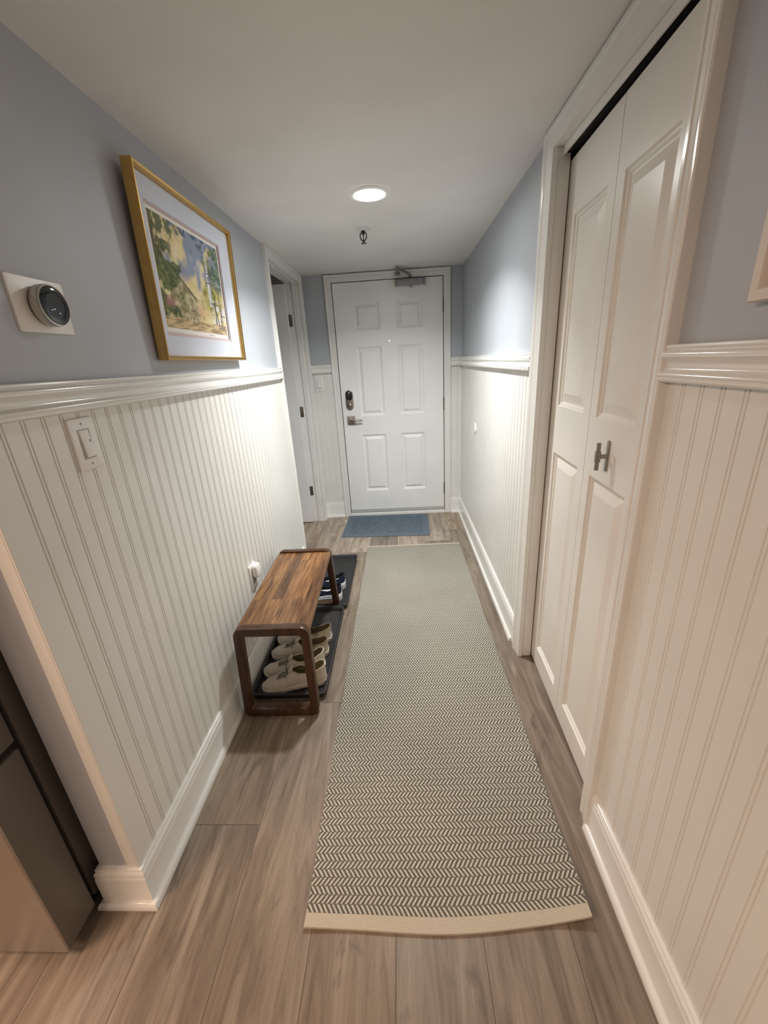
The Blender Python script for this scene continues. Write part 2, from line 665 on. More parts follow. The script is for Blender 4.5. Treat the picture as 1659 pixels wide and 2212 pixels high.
# ------------------------------------------------------------------ floor
PW = 0.2255
X0 = -0.0685
bm = BM()
lay = bm.loops.layers.color.new('plank')
FX0, FX1, FY0, FY1 = -2.6, 1.45, -2.2, 4.3
box(bm, FX0, FX1, FY0, FY1, -0.06, -0.0005, mi=1)
butts = {-3: 0.897-1.524, -2: 1.408-1.524, -1: 0.30, 0: -0.55, 1: 0.05, 2: 3.32-1.524*3, -4: 0.1, -5: -0.4}
row = -12
while X0+row*PW < FX1:
    xa, xb = max(FX0, X0+row*PW), min(FX1, X0+(row+1)*PW)
    row += 1
    if xb <= FX0:
        continue
    st = butts.get(row-1, random.uniform(-0.7, 0.7))
    y = st-1.524*3
    while y < FY1:
        ya, yb = max(y, FY0), min(y+1.524, FY1)
        y += 1.524
        if yb <= FY0 or ya >= FY1:
            continue
        g = 0.0007
        f = bm.faces.new([bm.verts.new(q) for q in ((xa+g, ya+g, 0), (xb-g, ya+g, 0), (xb-g, yb-g, 0), (xa+g, yb-g, 0))])
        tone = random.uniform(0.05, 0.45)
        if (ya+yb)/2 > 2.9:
            tone = random.uniform(0.8, 1.0)  # lamp light on the far floor put into a lighter plank tone
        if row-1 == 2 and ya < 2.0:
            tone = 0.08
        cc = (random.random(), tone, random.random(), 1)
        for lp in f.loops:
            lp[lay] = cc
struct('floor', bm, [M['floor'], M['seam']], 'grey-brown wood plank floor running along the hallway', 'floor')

# ------------------------------------------------------------------ ceiling
bm = BM()
box(bm, FX0, FX1, FY0, FY1, ZC, ZC+0.08)
struct('ceiling', bm, M['ceil'], 'plain off-white ceiling over the hallway', 'ceiling')

# ------------------------------------------------------------------ walls
bm = BM()
box(bm, LW, XL-0.005, YEND, DL0-0.018, 0, ZC)
box(bm, LW, XL-0.005, DL1+0.018, YD+0.1, 0, ZC)
box(bm, LW, XL-0.005, DL0-0.018, DL1+0.018, 2.058, ZC)
struct('wall_left', bm, M['blue'], 'left hallway wall painted pale blue-grey above the white panelling', 'wall')

bm = BM()
box(bm, XR+0.005, XR+0.12, FY0, CN-0.018, 0, ZC)
box(bm, XR+0.005, XR+0.12, CF+0.018, YD+0.1, 0, ZC)
box(bm, XR+0.005, XR+0.12, CN-0.018, CF+0.018, 2.055, ZC)
struct('wall_right', bm, M['blue'], 'right hallway wall painted pale blue-grey around the closet', 'wall')

bm = BM()
box(bm, XL-0.005, -0.535, YD, YD+0.12, 0, ZC)
box(bm, 0.403, XR+0.005, YD, YD+0.12, 0, ZC)
box(bm, -0.535, 0.403, YD, YD+0.12, 2.048, ZC)
struct('wall_back', bm, M['blue'], 'end wall of the hallway around the entry door', 'wall')

# dark closet interior behind the bifold doors, and the room beyond the side door
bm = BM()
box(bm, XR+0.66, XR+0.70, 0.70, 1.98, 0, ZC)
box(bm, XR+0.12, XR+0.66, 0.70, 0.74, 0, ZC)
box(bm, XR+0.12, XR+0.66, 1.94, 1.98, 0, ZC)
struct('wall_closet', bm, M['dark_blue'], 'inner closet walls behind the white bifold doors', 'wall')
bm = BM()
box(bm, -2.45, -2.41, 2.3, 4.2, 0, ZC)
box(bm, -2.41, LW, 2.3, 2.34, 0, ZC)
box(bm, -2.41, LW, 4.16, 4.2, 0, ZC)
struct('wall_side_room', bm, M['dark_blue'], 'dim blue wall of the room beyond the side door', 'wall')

# ------------------------------------------------------------------ beadboard wainscot
ZB, ZT = 0.12, 1.350


def bead_profile(a0, a1, phase, pitch=0.0508):
    pts = [(a0, 0.0)]
    k = math.ceil((a0+0.012-phase)/pitch)
    while phase+k*pitch < a1-0.012:
        c = phase+k*pitch
        for s in (-1, 1):
            g = c+s*0.0042
            pts += [(g-0.0019, 0.0), (g-0.0009, -0.0026), (g+0.0009, -0.0026), (g+0.0019, 0.0)]
        k += 1
    pts.append((a1, 0.0))
    return pts


def bead_panel(bm, a0, a1, phase, mp):
    pr = bead_profile(a0, a1, phase)
    lo = [bm.verts.new(mp(a, d, ZB)) for a, d in pr]
    hi = [bm.verts.new(mp(a, d, ZT)) for a, d in pr]
    for i in range(len(pr)-1):
        bm.faces.new((lo[i], lo[i+1], hi[i+1], hi[i]))
    b = [bm.verts.new(mp(a, -0.0048, z)) for a in (a0, a1) for z in (ZB, ZT)]
    bm.faces.new((b[0], b[1], b[3], b[2]))


bm = BM()
bead_panel(bm, YEND+0.003, DL0-0.062, 0.818, lambda a, d, z: (XL+d, a, z))
# corner board that covers the end of the wall
box(bm, XL-0.0345, XL-0.0041, YEND-0.006, YEND-0.0001, 0.10, ZT, 0.001, 1)
box(bm, XL-0.004, XL+0.0012, YEND-0.006, YEND+0.036, 0.10, ZT, 0.001, 1)
struct('trim_1', bm, M['bead'], 'white beadboard wainscot along the left wall', 'wainscot')
bm = BM()
bead_panel(bm, FY0, 0.884, 0.836, lambda a, d, z: (XR-d, a, z))
struct('trim_2', bm, M['bead'], 'white beadboard wainscot on the right wall nearest the camera', 'wainscot')
bm = BM()
bead_panel(bm, CF+0.017, YD-0.001, 0.836, lambda a, d, z: (XR-d, a, z))
struct('trim_3', bm, M['bead'], 'white beadboard wainscot on the right wall beyond the closet', 'wainscot')
bm = BM()
bead_panel(bm, XL, -0.581, -0.74, lambda a, d, z: (a, YD-0.005-d, z))
bead_panel(bm, 0.448, XR, 0.46, lambda a, d, z: (a, YD-0.005-d, z))
struct('trim_4', bm, M['bead'], 'narrow white beadboard strips on both sides of the entry door', 'wainscot')

# ------------------------------------------------------------------ chair rails
RAIL = [(-0.004, 1.4115), (0.013, 1.4115), (0.0165, 1.410), (0.0178, 1.4065), (0.0165, 1.4035), (0.0145, 1.4025),
        (0.0145, 1.4005), (0.0190, 1.3990), (0.0225, 1.3960), (0.0240, 1.3920), (0.0235, 1.3885), (0.0200, 1.3855),
        (0.0150, 1.3825), (0.0125, 1.3780), (0.0120, 1.3720), (0.0130, 1.3670), (0.0165, 1.3630), (0.0220, 1.3605),
        (0.0250, 1.3575), (0.0258, 1.3540), (0.0235, 1.3520), (0.0235, 1.3508), (0.0250, 1.3490), (0.0250, 1.3460),
        (0.0225, 1.3430), (0.0170, 1.3415), (-0.004, 1.3412)]
flat = lambda a, b, v: (a, b, v)
bm = BM()
sweep(bm, [(LW, YEND), (XL, YEND), (XL, DL0-0.062)], RAIL, flat)
struct('trim_5', bm, M['trim'], 'glossy white chair rail along the left wall', 'chair rail', 40)
bm = BM()
sweep(bm, [(XR, 0.884), (XR, FY0)], RAIL, flat)
struct('trim_6', bm, M['trim'], 'glossy white chair rail on the right wall nearest the camera', 'chair rail', 40)
bm = BM()
sweep(bm, [(0.449, YD-0.005), (XR, YD-0.005), (XR, CF+0.017)], RAIL, flat)
struct('trim_7', bm, M['trim'], 'glossy white chair rail on the right wall beyond the closet', 'chair rail', 40)
bm = BM()
sweep(bm, [(XL, DL1+0.063), (XL, YD-0.005), (-0.582, YD-0.005)], RAIL, flat)
struct('trim_8', bm, M['trim'], 'short white chair rail left of the entry door', 'chair rail', 40)

# ------------------------------------------------------------------ baseboards
BASE = [(-0.004, 0.146), (0.004, 0.146), (0.0075, 0.1445), (0.0085, 0.1415), (0.0075, 0.139), (0.0065, 0.138),
        (0.0075, 0.1355), (0.0105, 0.133), (0.0125, 0.128), (0.0125, 0.1215), (0.0105, 0.1195), (0.0105, 0.118), (0.0128, 0.115),
        (0.0135, 0.105), (0.0135, 0.024), (0.0145, 0.022)]
SHOE = [(0.0185, 0.0215), (0.0225, 0.0185), (0.0255, 0.0135), (0.0272, 0.007), (0.0275, 0.0), (-0.004, 0.0)]
NOSHOE = [(0.0135, 0.0), (-0.004, 0.0)]
bm = BM()
sweep(bm, [(LW, 0.84), (LW, YEND-0.004), (XL, YEND-0.004), (XL, DL0-0.062)], BASE+SHOE, flat)
struct('baseboard_left', bm, M['trim'], 'tall white baseboard along the left wall and round its end', 'baseboard', 40)
bm = BM()
sweep(bm, [(0.449, YD-0.005), (XR, YD-0.005), (XR, CF+0.060)], BASE+SHOE, flat)
sweep(bm, [(XR, CF+0.060), (XR, CF+0.017)], BASE+NOSHOE, flat)
struct('baseboard_right', bm, M['trim'], 'white baseboard on the right wall between closet and entry door', 'baseboard', 40)
bm = BM()
sweep(bm, [(XR, 0.884), (XR, FY0)], BASE+SHOE, flat)
struct('baseboard_near', bm, M['trim'], 'white baseboard on the right wall nearest the camera', 'baseboard', 40)
bm = BM()
sweep(bm, [(XL, DL1+0.063), (XL, YD-0.005), (-0.582, YD-0.005)], BASE+SHOE, flat)
struct('baseboard_back', bm, M['trim'], 'short white baseboard left of the entry door', 'baseboard', 40)


def casing_prof(w, t=0.018):
    return [(0, -0.001), (0, t*0.55), (0.003, t*0.62), (w*0.18, t*0.66), (w*0.22, t*0.55), (w*0.28, t*0.60), (w*0.62, t*0.80),
            (w*0.68, t*0.70), (w*0.74, t*0.86), (w*0.84, t), (w*0.96, t), (w, t*0.9), (w, -0.001)]


# ------------------------------------------------------------------ entry door (door_1)
d1 = empty('door_1', (-0.066, YD, 0), 'white six-panel steel entry door at the end of the hall', 'door', kind='structure')
DX0, DX1, DZ0, DZ1 = -0.518, 0.386, 0.032, 2.029
YF = YD-0.002
bm = BM()
pan = []
for xa, xb in ((-0.357, -0.137), (-0.001, 0.218)):
    for za, zb in ((0.249, 0.787), (0.956, 1.536), (1.664, 1.879)):
        pan.append((xa, xb, za, zb))
DR = [(0, 0), (0.003, 0.005), (0.008, 0.006), (0.016, 0.016), (0.020, 0.0165), (0.043, 0.0020), (0.046, 0.0015)]
panel_face(bm, DX0, DX1, DZ0, DZ1, pan, DR, lambda a, b, d: (a, YF+d, b))
for qa, qb in (((DX0, DZ0), (DX1, DZ0)), ((DX1, DZ0), (DX1, DZ1)), ((DX1, DZ1), (DX0, DZ1)), ((DX0, DZ1), (DX0, DZ0))):
    bm.faces.new([bm.verts.new(q) for q in ((qa[0], YF, qa[1]), (qb[0], YF, qb[1]), (qb[0], YF+0.043, qb[1]), (qa[0], YF+0.043, qa[1]))])
bm.faces.new([bm.verts.new(q) for q in ((DX0, YF+0.043, DZ0), (DX1, YF+0.043, DZ0), (DX1, YF+0.043, DZ1), (DX0, YF+0.043, DZ1))])
link('door_leaf', bm, M['door'], d1)
bm = BM()
sweep(bm, [(-0.5235, 0), (-0.5235, 2.034), (0.3915, 2.034), (0.3915, 0)][::-1], casing_prof(0.0565),
      lambda a, b, v: (a, YD-0.001-v, b))
link('door_casing', bm, M['trim'], d1, 40)
bm = BM()
for xa, xb, za, zb in ((-0.5345, -0.5225, 0, 2.034), (0.3905, 0.4025, 0, 2.034), (-0.5345, 0.4025, 2.0335, 2.047)):
    box(bm, xa, xb, YD+0.001, YD+0.119, za, zb)
box(bm, -0.5225, 0.3905, YD+0.045, YD+0.119, 0, 2.0335, mi=1)
link('door_jamb', bm, [M['gasket'], M['gasket']], d1)
bm = BM()
box(bm, -0.5215, 0.3895, YD-0.022, YD+0.044, 0.0005, 0.0285, 0.003)
link('threshold', bm, M['bright_white'], d1)
bm = BM()
box(bm, DX0+0.004, DX1-0.004, YF-0.008, YF-0.0005, 0.036, 0.066, 0.002)
link('door_sweep', bm, M['sweep'], d1)['label'] = 'grey strip along the bottom of the door'
for z0, z1 in ((1.762, 1.872), (0.976, 1.083), (0.194, 0.306)):
    bm = BM()
    zz = [z0+(z1-z0)*i/5 for i in range(6)]
    for i in range(5):
        lathe(bm, [(0, zz[i]+0.0008), (0.0058, zz[i]+0.0008), (0.0058, zz[i+1]-0.0008), (0, zz[i+1]-0.0008)],
              lambda a, b, h: (0.3885+a, YD-0.010+b, h), 14)
    box(bm, 0.385, 0.392, YD-0.008, YD-0.0025, z0, z1)
    link('hinge', bm, M['bronze'], d1, 40)['label'] = 'dark bronze hinge'
# keypad deadbolt
bm = BM()
mpf = lambda cx, cz, y0: (lambda a, b, d: (cx+a, y0-d, cz+b))
plate(bm, 0.066, 0.168, 0.0325, 0.022, mpf(-0.447, 1.105, YF), edge=0.006)
db = link('deadbolt', bm, M['nickel'], d1, 40)
db['label'] = 'keypad deadbolt, black top half over a satin nickel lower half'
bm = BM()
plate(bm, 0.058, 0.085, 0.0285, 0.004, mpf(-0.447, 1.1435, YF-0.0218), edge=0.002)
link('keypad', bm, M['black'], db, 40)
bm = BM()
lathe(bm, [(0, 0.006), (0.004, 0.005), (0.0055, 0)], mpf(-0.447, 1.167, YF-0.025), 16)
link('status_light', bm, M['bright_white'], db, 40)
bm = BM()
lathe(bm, [(0, 0.013), (0.012, 0.012), (0.016, 0.009), (0.0175, 0), ], mpf(-0.447, 1.060, YF-0.0218), 28)
box(bm, -0.4505, -0.4435, YF-0.042, YF-0.033, 1.047, 1.073, 0.002)
link('thumb_turn', bm, M['nickel'], db, 40)
# lever handle
bm = BM()
plate(bm, 0.070, 0.078, 0.003, 0.010, mpf(-0.447, 0.925, YF), edge=0.003)
lv = link('lever_handle', bm, M['nickel'], d1, 40)
lv['label'] = 'satin nickel lever on a square rose'
bm = BM()
tube(bm, [(-0.447, YF-0.009, 0.925), (-0.447, YF-0.030, 0.925), (-0.446, YF-0.044, 0.925), (-0.438, YF-0.050, 0.925),
          (-0.415, YF-0.052, 0.926), (-0.385, YF-0.051, 0.927), (-0.358, YF-0.049, 0.925), (-0.343, YF-0.046, 0.922)],
     [0.013, 0.012, 0.0115, 0.011, 0.0098, 0.009, 0.0085, 0.005], 14)
link('lever', bm, M['nickel'], lv, 50)
bm = BM()
box(bm, -0.5215, -0.517, YD-0.006, YD+0.002, 0.885, 0.965)
link('strike_plate', bm, M['bronze'], d1)
# peephole
bm = BM()
lathe(bm, [(0, 0.003), (0.006, 0.003)], mpf(-0.068, 1.573, YF), 20)
ph = link('peephole', bm, M['peep'], d1)
bm = BM()
lathe(bm, [(0.006, 0.0032), (0.0072, 0.0034), (0.0085, 0.002), (0.0088, 0)], mpf(-0.068, 1.573, YF), 24)
link('peephole_ring', bm, M['nickel'], ph, 40)
# door closer
dc_bm = BM()
plate(dc_bm, 0.215, 0.044, 0.004, 0.048, mpf(0.122, 1.998, YF), edge=0.006)
dc = link('door_closer', dc_bm, M['alu'], d1, 40)
dc['label'] = 'grey aluminium hydraulic door closer with folded arm'
for sx in (-1, 1):
    bm = BM()
    plate(bm, 0.014, 0.047, 0.003, 0.050, mpf(0.122+sx*0.1145, 1.998, YF), edge=0.004)
    for zz in (-0.012, 0.012):
        lathe(bm, [(0, 0.0012), (0.004, 0.001), (0.0045, 0)], mpf(0.122+sx*0.1145, 1.998+zz, YF-0.050), 10)
    link('closer_end_cap', bm, M['nickel'], dc, 40)
bm = BM()
lathe(bm, [(0, -0.016), (0.011, -0.015), (0.0135, -0.011), (0.0135, 0)], lambda a, b, h: (0.130+a, YF-0.026+b, 1.976+h), 20)
link('closer_cap', bm, M['alu'], dc, 40)
bm = BM()
lathe(bm, [(0, 0.014), (0.012, 0.014), (0.012, 0)], lambda a, b, h: (0.130+a, YF-0.026+b, 2.020+h), 18)
tube(bm, [(0.130, YF-0.028, 2.030), (0.112, YF-0.055, 2.052), (0.022, YF-0.150, 2.074)], [0.0105, 0.0105, 0.0090], 10)
lathe(bm, [(0, 0.014), (0.010, 0.014), (0.010, -0.014), (0, -0.014)], lambda a, b, h: (0.020+a, YF-0.150+b, 2.074+h), 16)
tube(bm, [(0.020, YF-0.150, 2.078), (0.0215, YF-0.085, 2.070), (0.023, YF-0.026, 2.062)], 0.0075, 10)
box(bm, 0.000, 0.046, YF-0.023, YF-0.0175, 2.050, 2.074, 0.002)
box(bm, 0.014, 0.032, YF-0.036, YF-0.023, 2.054, 2.068, 0.002)
link('closer_arm', bm, M['nickel'], dc, 40)

# ------------------------------------------------------------------ closet bifold doors (door_2)
d2 = empty('door_2', (0.585, 1.32, 0), 'white four-panel bifold closet doors on the right with a T-pull', 'door', kind='structure')


def cx(y):                       # door face: the leaves stand a touch askew in their track
    return 0.5990-0.030*(1.735-y)


RINGS = [(0, 0), (0.004, 0.006), (0.009, 0.007), (0.014, 0.012), (0.018, 0.012), (0.046, 0.0030), (0.048, 0.0025)]
for nm, ya, yb, pa, pb in (('far', 1.319, 1.730, 1.370, 1.613), ('near', 0.941, 1.316, 1.043, 1.272)):
    bm = BM()
    panel_face(bm, ya, yb, 0.012, 1.997, [(pa, pb, 0.108, 1.040), (pa, pb, 1.218, 1.826)], RINGS,
               lambda a, b, d: (cx(a)+d, a, b))
    T = 0.034
    cs = [(ya, 0.012), (yb, 0.012), (yb, 1.997), (ya, 1.997)]
    for i in range(4):
        a, b = cs[i], cs[(i+1) % 4]
        bm.faces.new([bm.verts.new(q) for q in ((cx(a[0]), a[0], a[1]), (cx(b[0]), b[0], b[1]),
                                                (cx(b[0])+T, b[0], b[1]), (cx(a[0])+T, a[0], a[1]))])
    bm.faces.new([bm.verts.new((cx(a[0])+T, a[0], a[1])) for a in cs])
    lf = link('door_leaf', bm, M['closet'], d2)
    if nm == 'near':
        bm = BM()
        hx, hy, hz = cx(1.163), 1.163, 1.124
        m2 = lambda a, b, d: (hx-d, hy+a, hz+b)
        plate(bm, 0.011, 0.088, 0.002, 0.005, m2, edge=0.0015)
        tube(bm, [(hx-0.004, hy, hz), (hx-0.027, hy, hz)], 0.0062, 14)
        tube(bm, [(hx-0.029, hy, hz-0.039), (hx-0.029, hy, hz+0.039)], 0.0060, 14)
        tube(bm, [(hx-0.029, hy, hz-0.015), (hx-0.029, hy, hz+0.015)], 0.0082, 14)
        pl_ = link('pull_handle', bm, M['nickel'], lf, 40)
        pl_['label'] = 'satin nickel T-bar pull on a slim backplate'
# casing: opening CN..CF, 80 mm far leg, slim near leg
bm = BM()
mpr = lambda a, b, v: (XR+0.005-v, a, b)
cp80 = casing_prof(0.072, 0.024)
ZH = 2.034
path = [(1.681, 0), (1.681, ZH), (0.898, ZH), (0.898, 0)]
# far leg and head
rings = []
for (a, b), w0 in (((1.678, 0), 0), ((1.678, ZH), 1), ((0.942, ZH), 2), ((0.942, 0), 3)):
    ring = []
    for u, v in casing_prof(1.0, 0.026):
        if w0 == 0:
            q = (a+u*0.077, 0.0005)
        elif w0 == 1:
            q = (a+u*0.077, ZH+u*(2.092-ZH))
        elif w0 == 2:
            q = (a-u*0.058, ZH+u*(2.092-ZH))
        else:
            q = (a-u*0.058, 0.0005)
        ring.append(bm.verts.new(mpr(q[0], q[1], v)))
    rings.append(ring)
k = len(rings[0])
for r0, r1 in zip(rings, rings[1:]):
    for j in range(k):
        bm.faces.new((r0[j], r0[(j+1) % k], r1[(j+1) % k], r1[j]))
bm.faces.new(rings[0])
bm.faces.new(rings[-1])
link('door_casing', bm, M['trim'], d2, 40)
bm = BM()
box(bm, XR-0.004, XR+0.12, 1.682, 1.7365, 0.002, 2.033)     # deep far jamb
bmesh.ops.delete(bm, geom=bm.faces[:], context='FACES_ONLY')
bmesh.ops.delete(bm, geom=bm.verts[:], context='VERTS')
box(bm, XR+0.0062, XR+0.0500, 1.683, 1.7375, 0.002, 2.034, 0.001, 1)
box(bm, XR+0.0500, XR+0.119, 1.733, 1.7555, 0.002, 2.034)
box(bm, XR+0.0062, XR+0.119, 0.928, 0.937, 0.002, 2.034)
box(bm, XR+0.0062, XR+0.119, 0.937, 1.733, 2.034, 2.054)
link('door_jamb', bm, M['trim'], d2)
bm = BM()
box(bm, XR+0.022, XR+0.030, 0.938, 1.683, 2.010, 2.0335, 0.001, 1)
box(bm, XR+0.030, XR+0.034, 0.938, 1.683, 2.014, 2.0335, 0.001, 1)
link('track_fascia', bm, M['trim'], d2)
bm = BM()
box(bm, XR+0.038, XR+0.085, 0.938, 1.732, 2.016, 2.0335)
link('door_track', bm, M['gasket'], d2)['label'] = 'black track above the doors'

# ------------------------------------------------------------------ side door on the left (door_3), open inward
d3 = empty('door_3', (XL-0.06, 3.28, 0), 'white side door on the left standing open into the next room', 'door', kind='structure')
bm = BM()
mpl = lambda a, b, v: (XL-0.005+v, a, b)
sweep(bm, [(DL0, 0), (DL0, 2.036), (DL1, 2.036), (DL1, 0)][::-1], casing_prof(0.060, 0.021), mpl)
link('door_casing', bm, M['trim'], d3, 40)
bm = BM()
box(bm, LW, XL-0.0045, DL0-0.0175, DL0-0.004, 0, 2.045)
box(bm, LW, XL-0.0045, DL1+0.004, DL1+0.0175, 0, 2.045)
box(bm, LW, XL-0.0045, DL0-0.0175, DL1+0.0175, 2.043, 2.0575)
box(bm, XL-0.060, XL-0.022, DL1-0.007, DL1+0.004, 0, 2.043, 0.002, 1)
box(bm, XL-0.060, XL-0.022, DL0-0.004, DL0+0.007, 0, 2.043, 0.002, 1)
box(bm, XL-0.060, XL-0.022, DL0+0.007, DL1-0.007, 2.032, 2.043, 0.002, 1)
link('door_jamb', bm, M['trim'], d3)
bm = BM()
box(bm, -1.690, -0.8765, 3.618, 3.653, 0.010, 2.026, 0.001, 1)
lf = link('door_leaf', bm, M['door'], d3)
for zc in (1.765, 1.033, 0.306):
    bm = BM()
    plate(bm, 0.034, 0.090, 0.008, 0.0025, lambda a, b, d: (-0.867+a, DL1+0.0035-d, zc+b), edge=0.001)
    lathe(bm, [(0, -0.045), (0.006, -0.045), (0.006, 0.045), (0, 0.045)], lambda a, b, h: (-0.884+a, 3.657+b, zc+h), 12)
    link('hinge', bm, M['bronze'], d3, 40)['label'] = 'dark bronze hinge'

# ------------------------------------------------------------------ recessed ceiling light
cl = empty('ceiling_light', (LX, LY, ZC), 'round lit recessed downlight in the hallway ceiling', 'ceiling light')
bm = BM()
cm = lambda a, b, h: (LX+a, LY+b, ZC+h)
lathe(bm, [(0.0915, -0.0005), (0.0912, -0.004), (0.088, -0.0065), (0.080, -0.0085), (0.0740, -0.0090), (0.0690, -0.0075), (0.0665, -0.0012)],
      cm, 72)
link('trim_ring', bm, M['bright_white'], cl, 40)
bm = BM()
lathe(bm, [(0, -0.0036), (0.045, -0.0034), (0.0675, -0.0022)], cm, 72)
link('lens', bm, M['lens'], cl, True)
bl = area_lamp('downlight_beam', (LX, LY, ZC-0.0180), 0.120, BEAM_POWER, (1.0, 0.995, 0.965), (math.radians(11), 0, 0))
bl.data.spread = math.radians(BEAM_SPREAD)

# ------------------------------------------------------------------ sprinkler
SX, SY = -0.163, 2.640
sp = empty('fire_sprinkler', (SX, SY, ZC), 'small black fire sprinkler head hanging from the ceiling', 'sprinkler')
sm = lambda a, b, h: (SX+a, SY+b, ZC+h)
bm = BM()
lathe(bm, [(0.034, -0.0005), (0.033, -0.004), (0.026, -0.007), (0.014, -0.0085), (0.0, -0.0085)], sm, 40)
link('escutcheon', bm, M['ceil'], sp, 40)
bm = BM()
lathe(bm, [(0, -0.008), (0.0115, -0.008), (0.0115, -0.018), (0.008, -0.020), (0.0075, -0.026), (0.0, -0.028)], sm, 20)
for s in (-1, 1):
    tube(bm, [sm(s*0.009, 0, -0.017), sm(s*0.0165, 0, -0.022), sm(s*0.0175, 0, -0.036), sm(s*0.014, 0, -0.047), sm(s*0.006, 0, -0.055), sm(0, 0, -0.058)],
         0.0034, 10)
tube(bm, [sm(0, 0, -0.052), sm(0, 0, -0.066)], 0.005, 10)
link('sprinkler_frame', bm, M['black_metal'], sp, 40)
bm = BM()
lathe(bm, [(0, -0.026), (0.004, -0.027), (0.0028, -0.036), (0.003, -0.052), (0, -0.053)], sm, 12)
link('glass_bulb', bm, M['black_glass'], sp, True)
bm = BM()
for i in range(12):
    a0 = 2*PI*i/12
    pts = []
    for rr, da in ((0.005, -0.2), (0.0155, -0.17), (0.0155, 0.17), (0.005, 0.2)):
        pts.append((rr*math.cos(a0+da), rr*math.sin(a0+da)))
    loft(bm, [[sm(x, y, -0.0665) for x, y in pts], [sm(x, y, -0.0685) for x, y in pts]])
lathe(bm, [(0, -0.065), (0.007, -0.0655), (0.007, -0.0690), (0, -0.0695)], sm, 16)
link('deflector', bm, M['black_metal'], sp)

# ------------------------------------------------------------------ runner rug
RN = empty('runner_rug', (0.063, 1.83, 0), 'long cream and olive herringbone runner rug down the middle of the hall', 'rug')
C00, C10, C01, C11 = Vector((-0.3145, 0.632)), Vector((0.4440, 0.652)), Vector((-0.308, 3.0235)), Vector((0.4305, 3.0315))


def rug_pt(u, v):
    p = (C00*(1-u)+C10*u)*(1-v)+(C01*(1-u)+C11*u)*v
    k = max(0, 1-v*2.39/0.30)
    bow = -0.017*math.sin(PI*min(1, u*0.97))*k**2
    bow += 0.003*math.sin(u*9)*k**2
    z = 0.0010
    cr = max(0, (u-0.80)/0.20)*k
    z += 0.020*cr*cr
    cl_ = max(0, (0.12-u)/0.12)*k
    z += 0.004*cl_
    p = Vector((p.x+0.0015*math.sin(v*40), p.y+bow))
    return p, z


def rug_part(name, v0, v1, nu, nv, th, m):
    bm = BM()
    uvl = bm.loops.layers.uv.new('UVMap')
    top, bot = {}, {}
    for i in range(nu+1):
        for j in range(nv+1):
            u, v = i/nu, v0+(v1-v0)*j/nv
            p, z = rug_pt(u, v)
            top[i, j] = bm.verts.new((p.x, p.y, z+th))
            bot[i, j] = bm.verts.new((p.x, p.y, z))
    uvs = {}
    for (i, j), q in top.items():
        uvs[q] = (i/nu*0.757, (v0+(v1-v0)*j/nv)*2.39)
    for (i, j), q in bot.items():
        uvs[q] = (i/nu*0.757, (v0+(v1-v0)*j/nv)*2.39)
    for i in range(nu):
        for j in range(nv):
            bm.faces.new((top[i, j], top[i+1, j], top[i+1, j+1], top[i, j+1]))
            bm.faces.new((bot[i, j], bot[i, j+1], bot[i+1, j+1], bot[i+1, j]))
    for i in range(nu):
        for j in (0, nv):
            bm.faces.new((top[i, j], top[i+1, j], bot[i+1, j], bot[i, j]))
    for j in range(nv):
        for i in (0, nu):
            bm.faces.new((top[i, j], top[i, j+1], bot[i, j+1], bot[i, j]))
    for f in bm.faces:
        for lp in f.loops:
            lp[uvl].uv = uvs[lp.vert]
    return link(name, bm, m, RN, 60)


rug_part('woven_field', 0.0128, 0.9925, 48, 120, 0.0070, M['rug'])
rug_part('hem', 0.0, 0.0128, 48, 6, 0.0078, M['hem'])['label'] = 'plain cream woven hem'
rug_part('hem', 0.9925, 1.0, 48, 2, 0.0078, M['hem'])['label'] = 'plain cream woven hem'

# ------------------------------------------------------------------ door mat
bm = BM()
dm = empty('door_mat', (-0.166, 3.478, 0), 'slate blue doormat with embossed leaf pattern in front of the entry door', 'doormat', rz=-0.030)
COL.objects.unlink(dm)
bpy.data.objects.remove(dm)
loops = []
for ins, z in ((0.001, 0.0006), (0.0, 0.003), (0.0015, 0.0062), (0.004, 0.007), (0.026, 0.007), (0.029, 0.0058), (0.034, 0.0058), (0.037, 0.0066)):
    loops.append([Vector((a, b, z)) for a, b in rrect(0.762-2*ins, 0.510-2*ins, 0.006, 3)])
loft(bm, loops)
dm = link('door_mat', bm, M['mat'], None, 30)
dm.location = (-0.166, 3.480, 0)
dm.rotation_euler = (0, 0, -0.030)
tag(dm, 'slate blue doormat with embossed leaf pattern in front of the entry door', 'doormat')


# ------------------------------------------------------------------ boot trays
def tray(name, x0, x1, y0, y1, label):
    cxx, cyy = (x0+x1)/2, (y0+y1)/2
    w, h = x1-x0, y1-y0
    bm = BM()
    L = []
    for ins, z in ((0.014, 0.0006), (0.010, 0.004), (0.004, 0.024), (0.0, 0.030), (0.002, 0.034), (0.008, 0.035), (0.013, 0.031),
                   (0.019, 0.008), (0.024, 0.0055)):
        L.append([Vector((a+cxx, b+cyy, z)) for a, b in rrect(w-2*ins, h-2*ins, 0.024, 6)])
    loft(bm, L)
    o = link(name, bm, M['rubber'], None, 40)
    return tag(o, label, 'boot tray', 'black boot trays under the bench')


tray('boot_tray', -0.7385, -0.386, 1.425, 2.128, 'black rubber boot tray with cream sneakers, nearer of the two')
tray('boot_tray', -0.7385, -0.372, 2.131, 2.835, 'black rubber boot tray with navy sneakers, farther of the two')

# ------------------------------------------------------------------ bench
bn = empty('bench', (-0.57, 1.75, 0), 'low dark wooden bench with looped leg frames over the boot trays', 'bench')
HB = 0.432


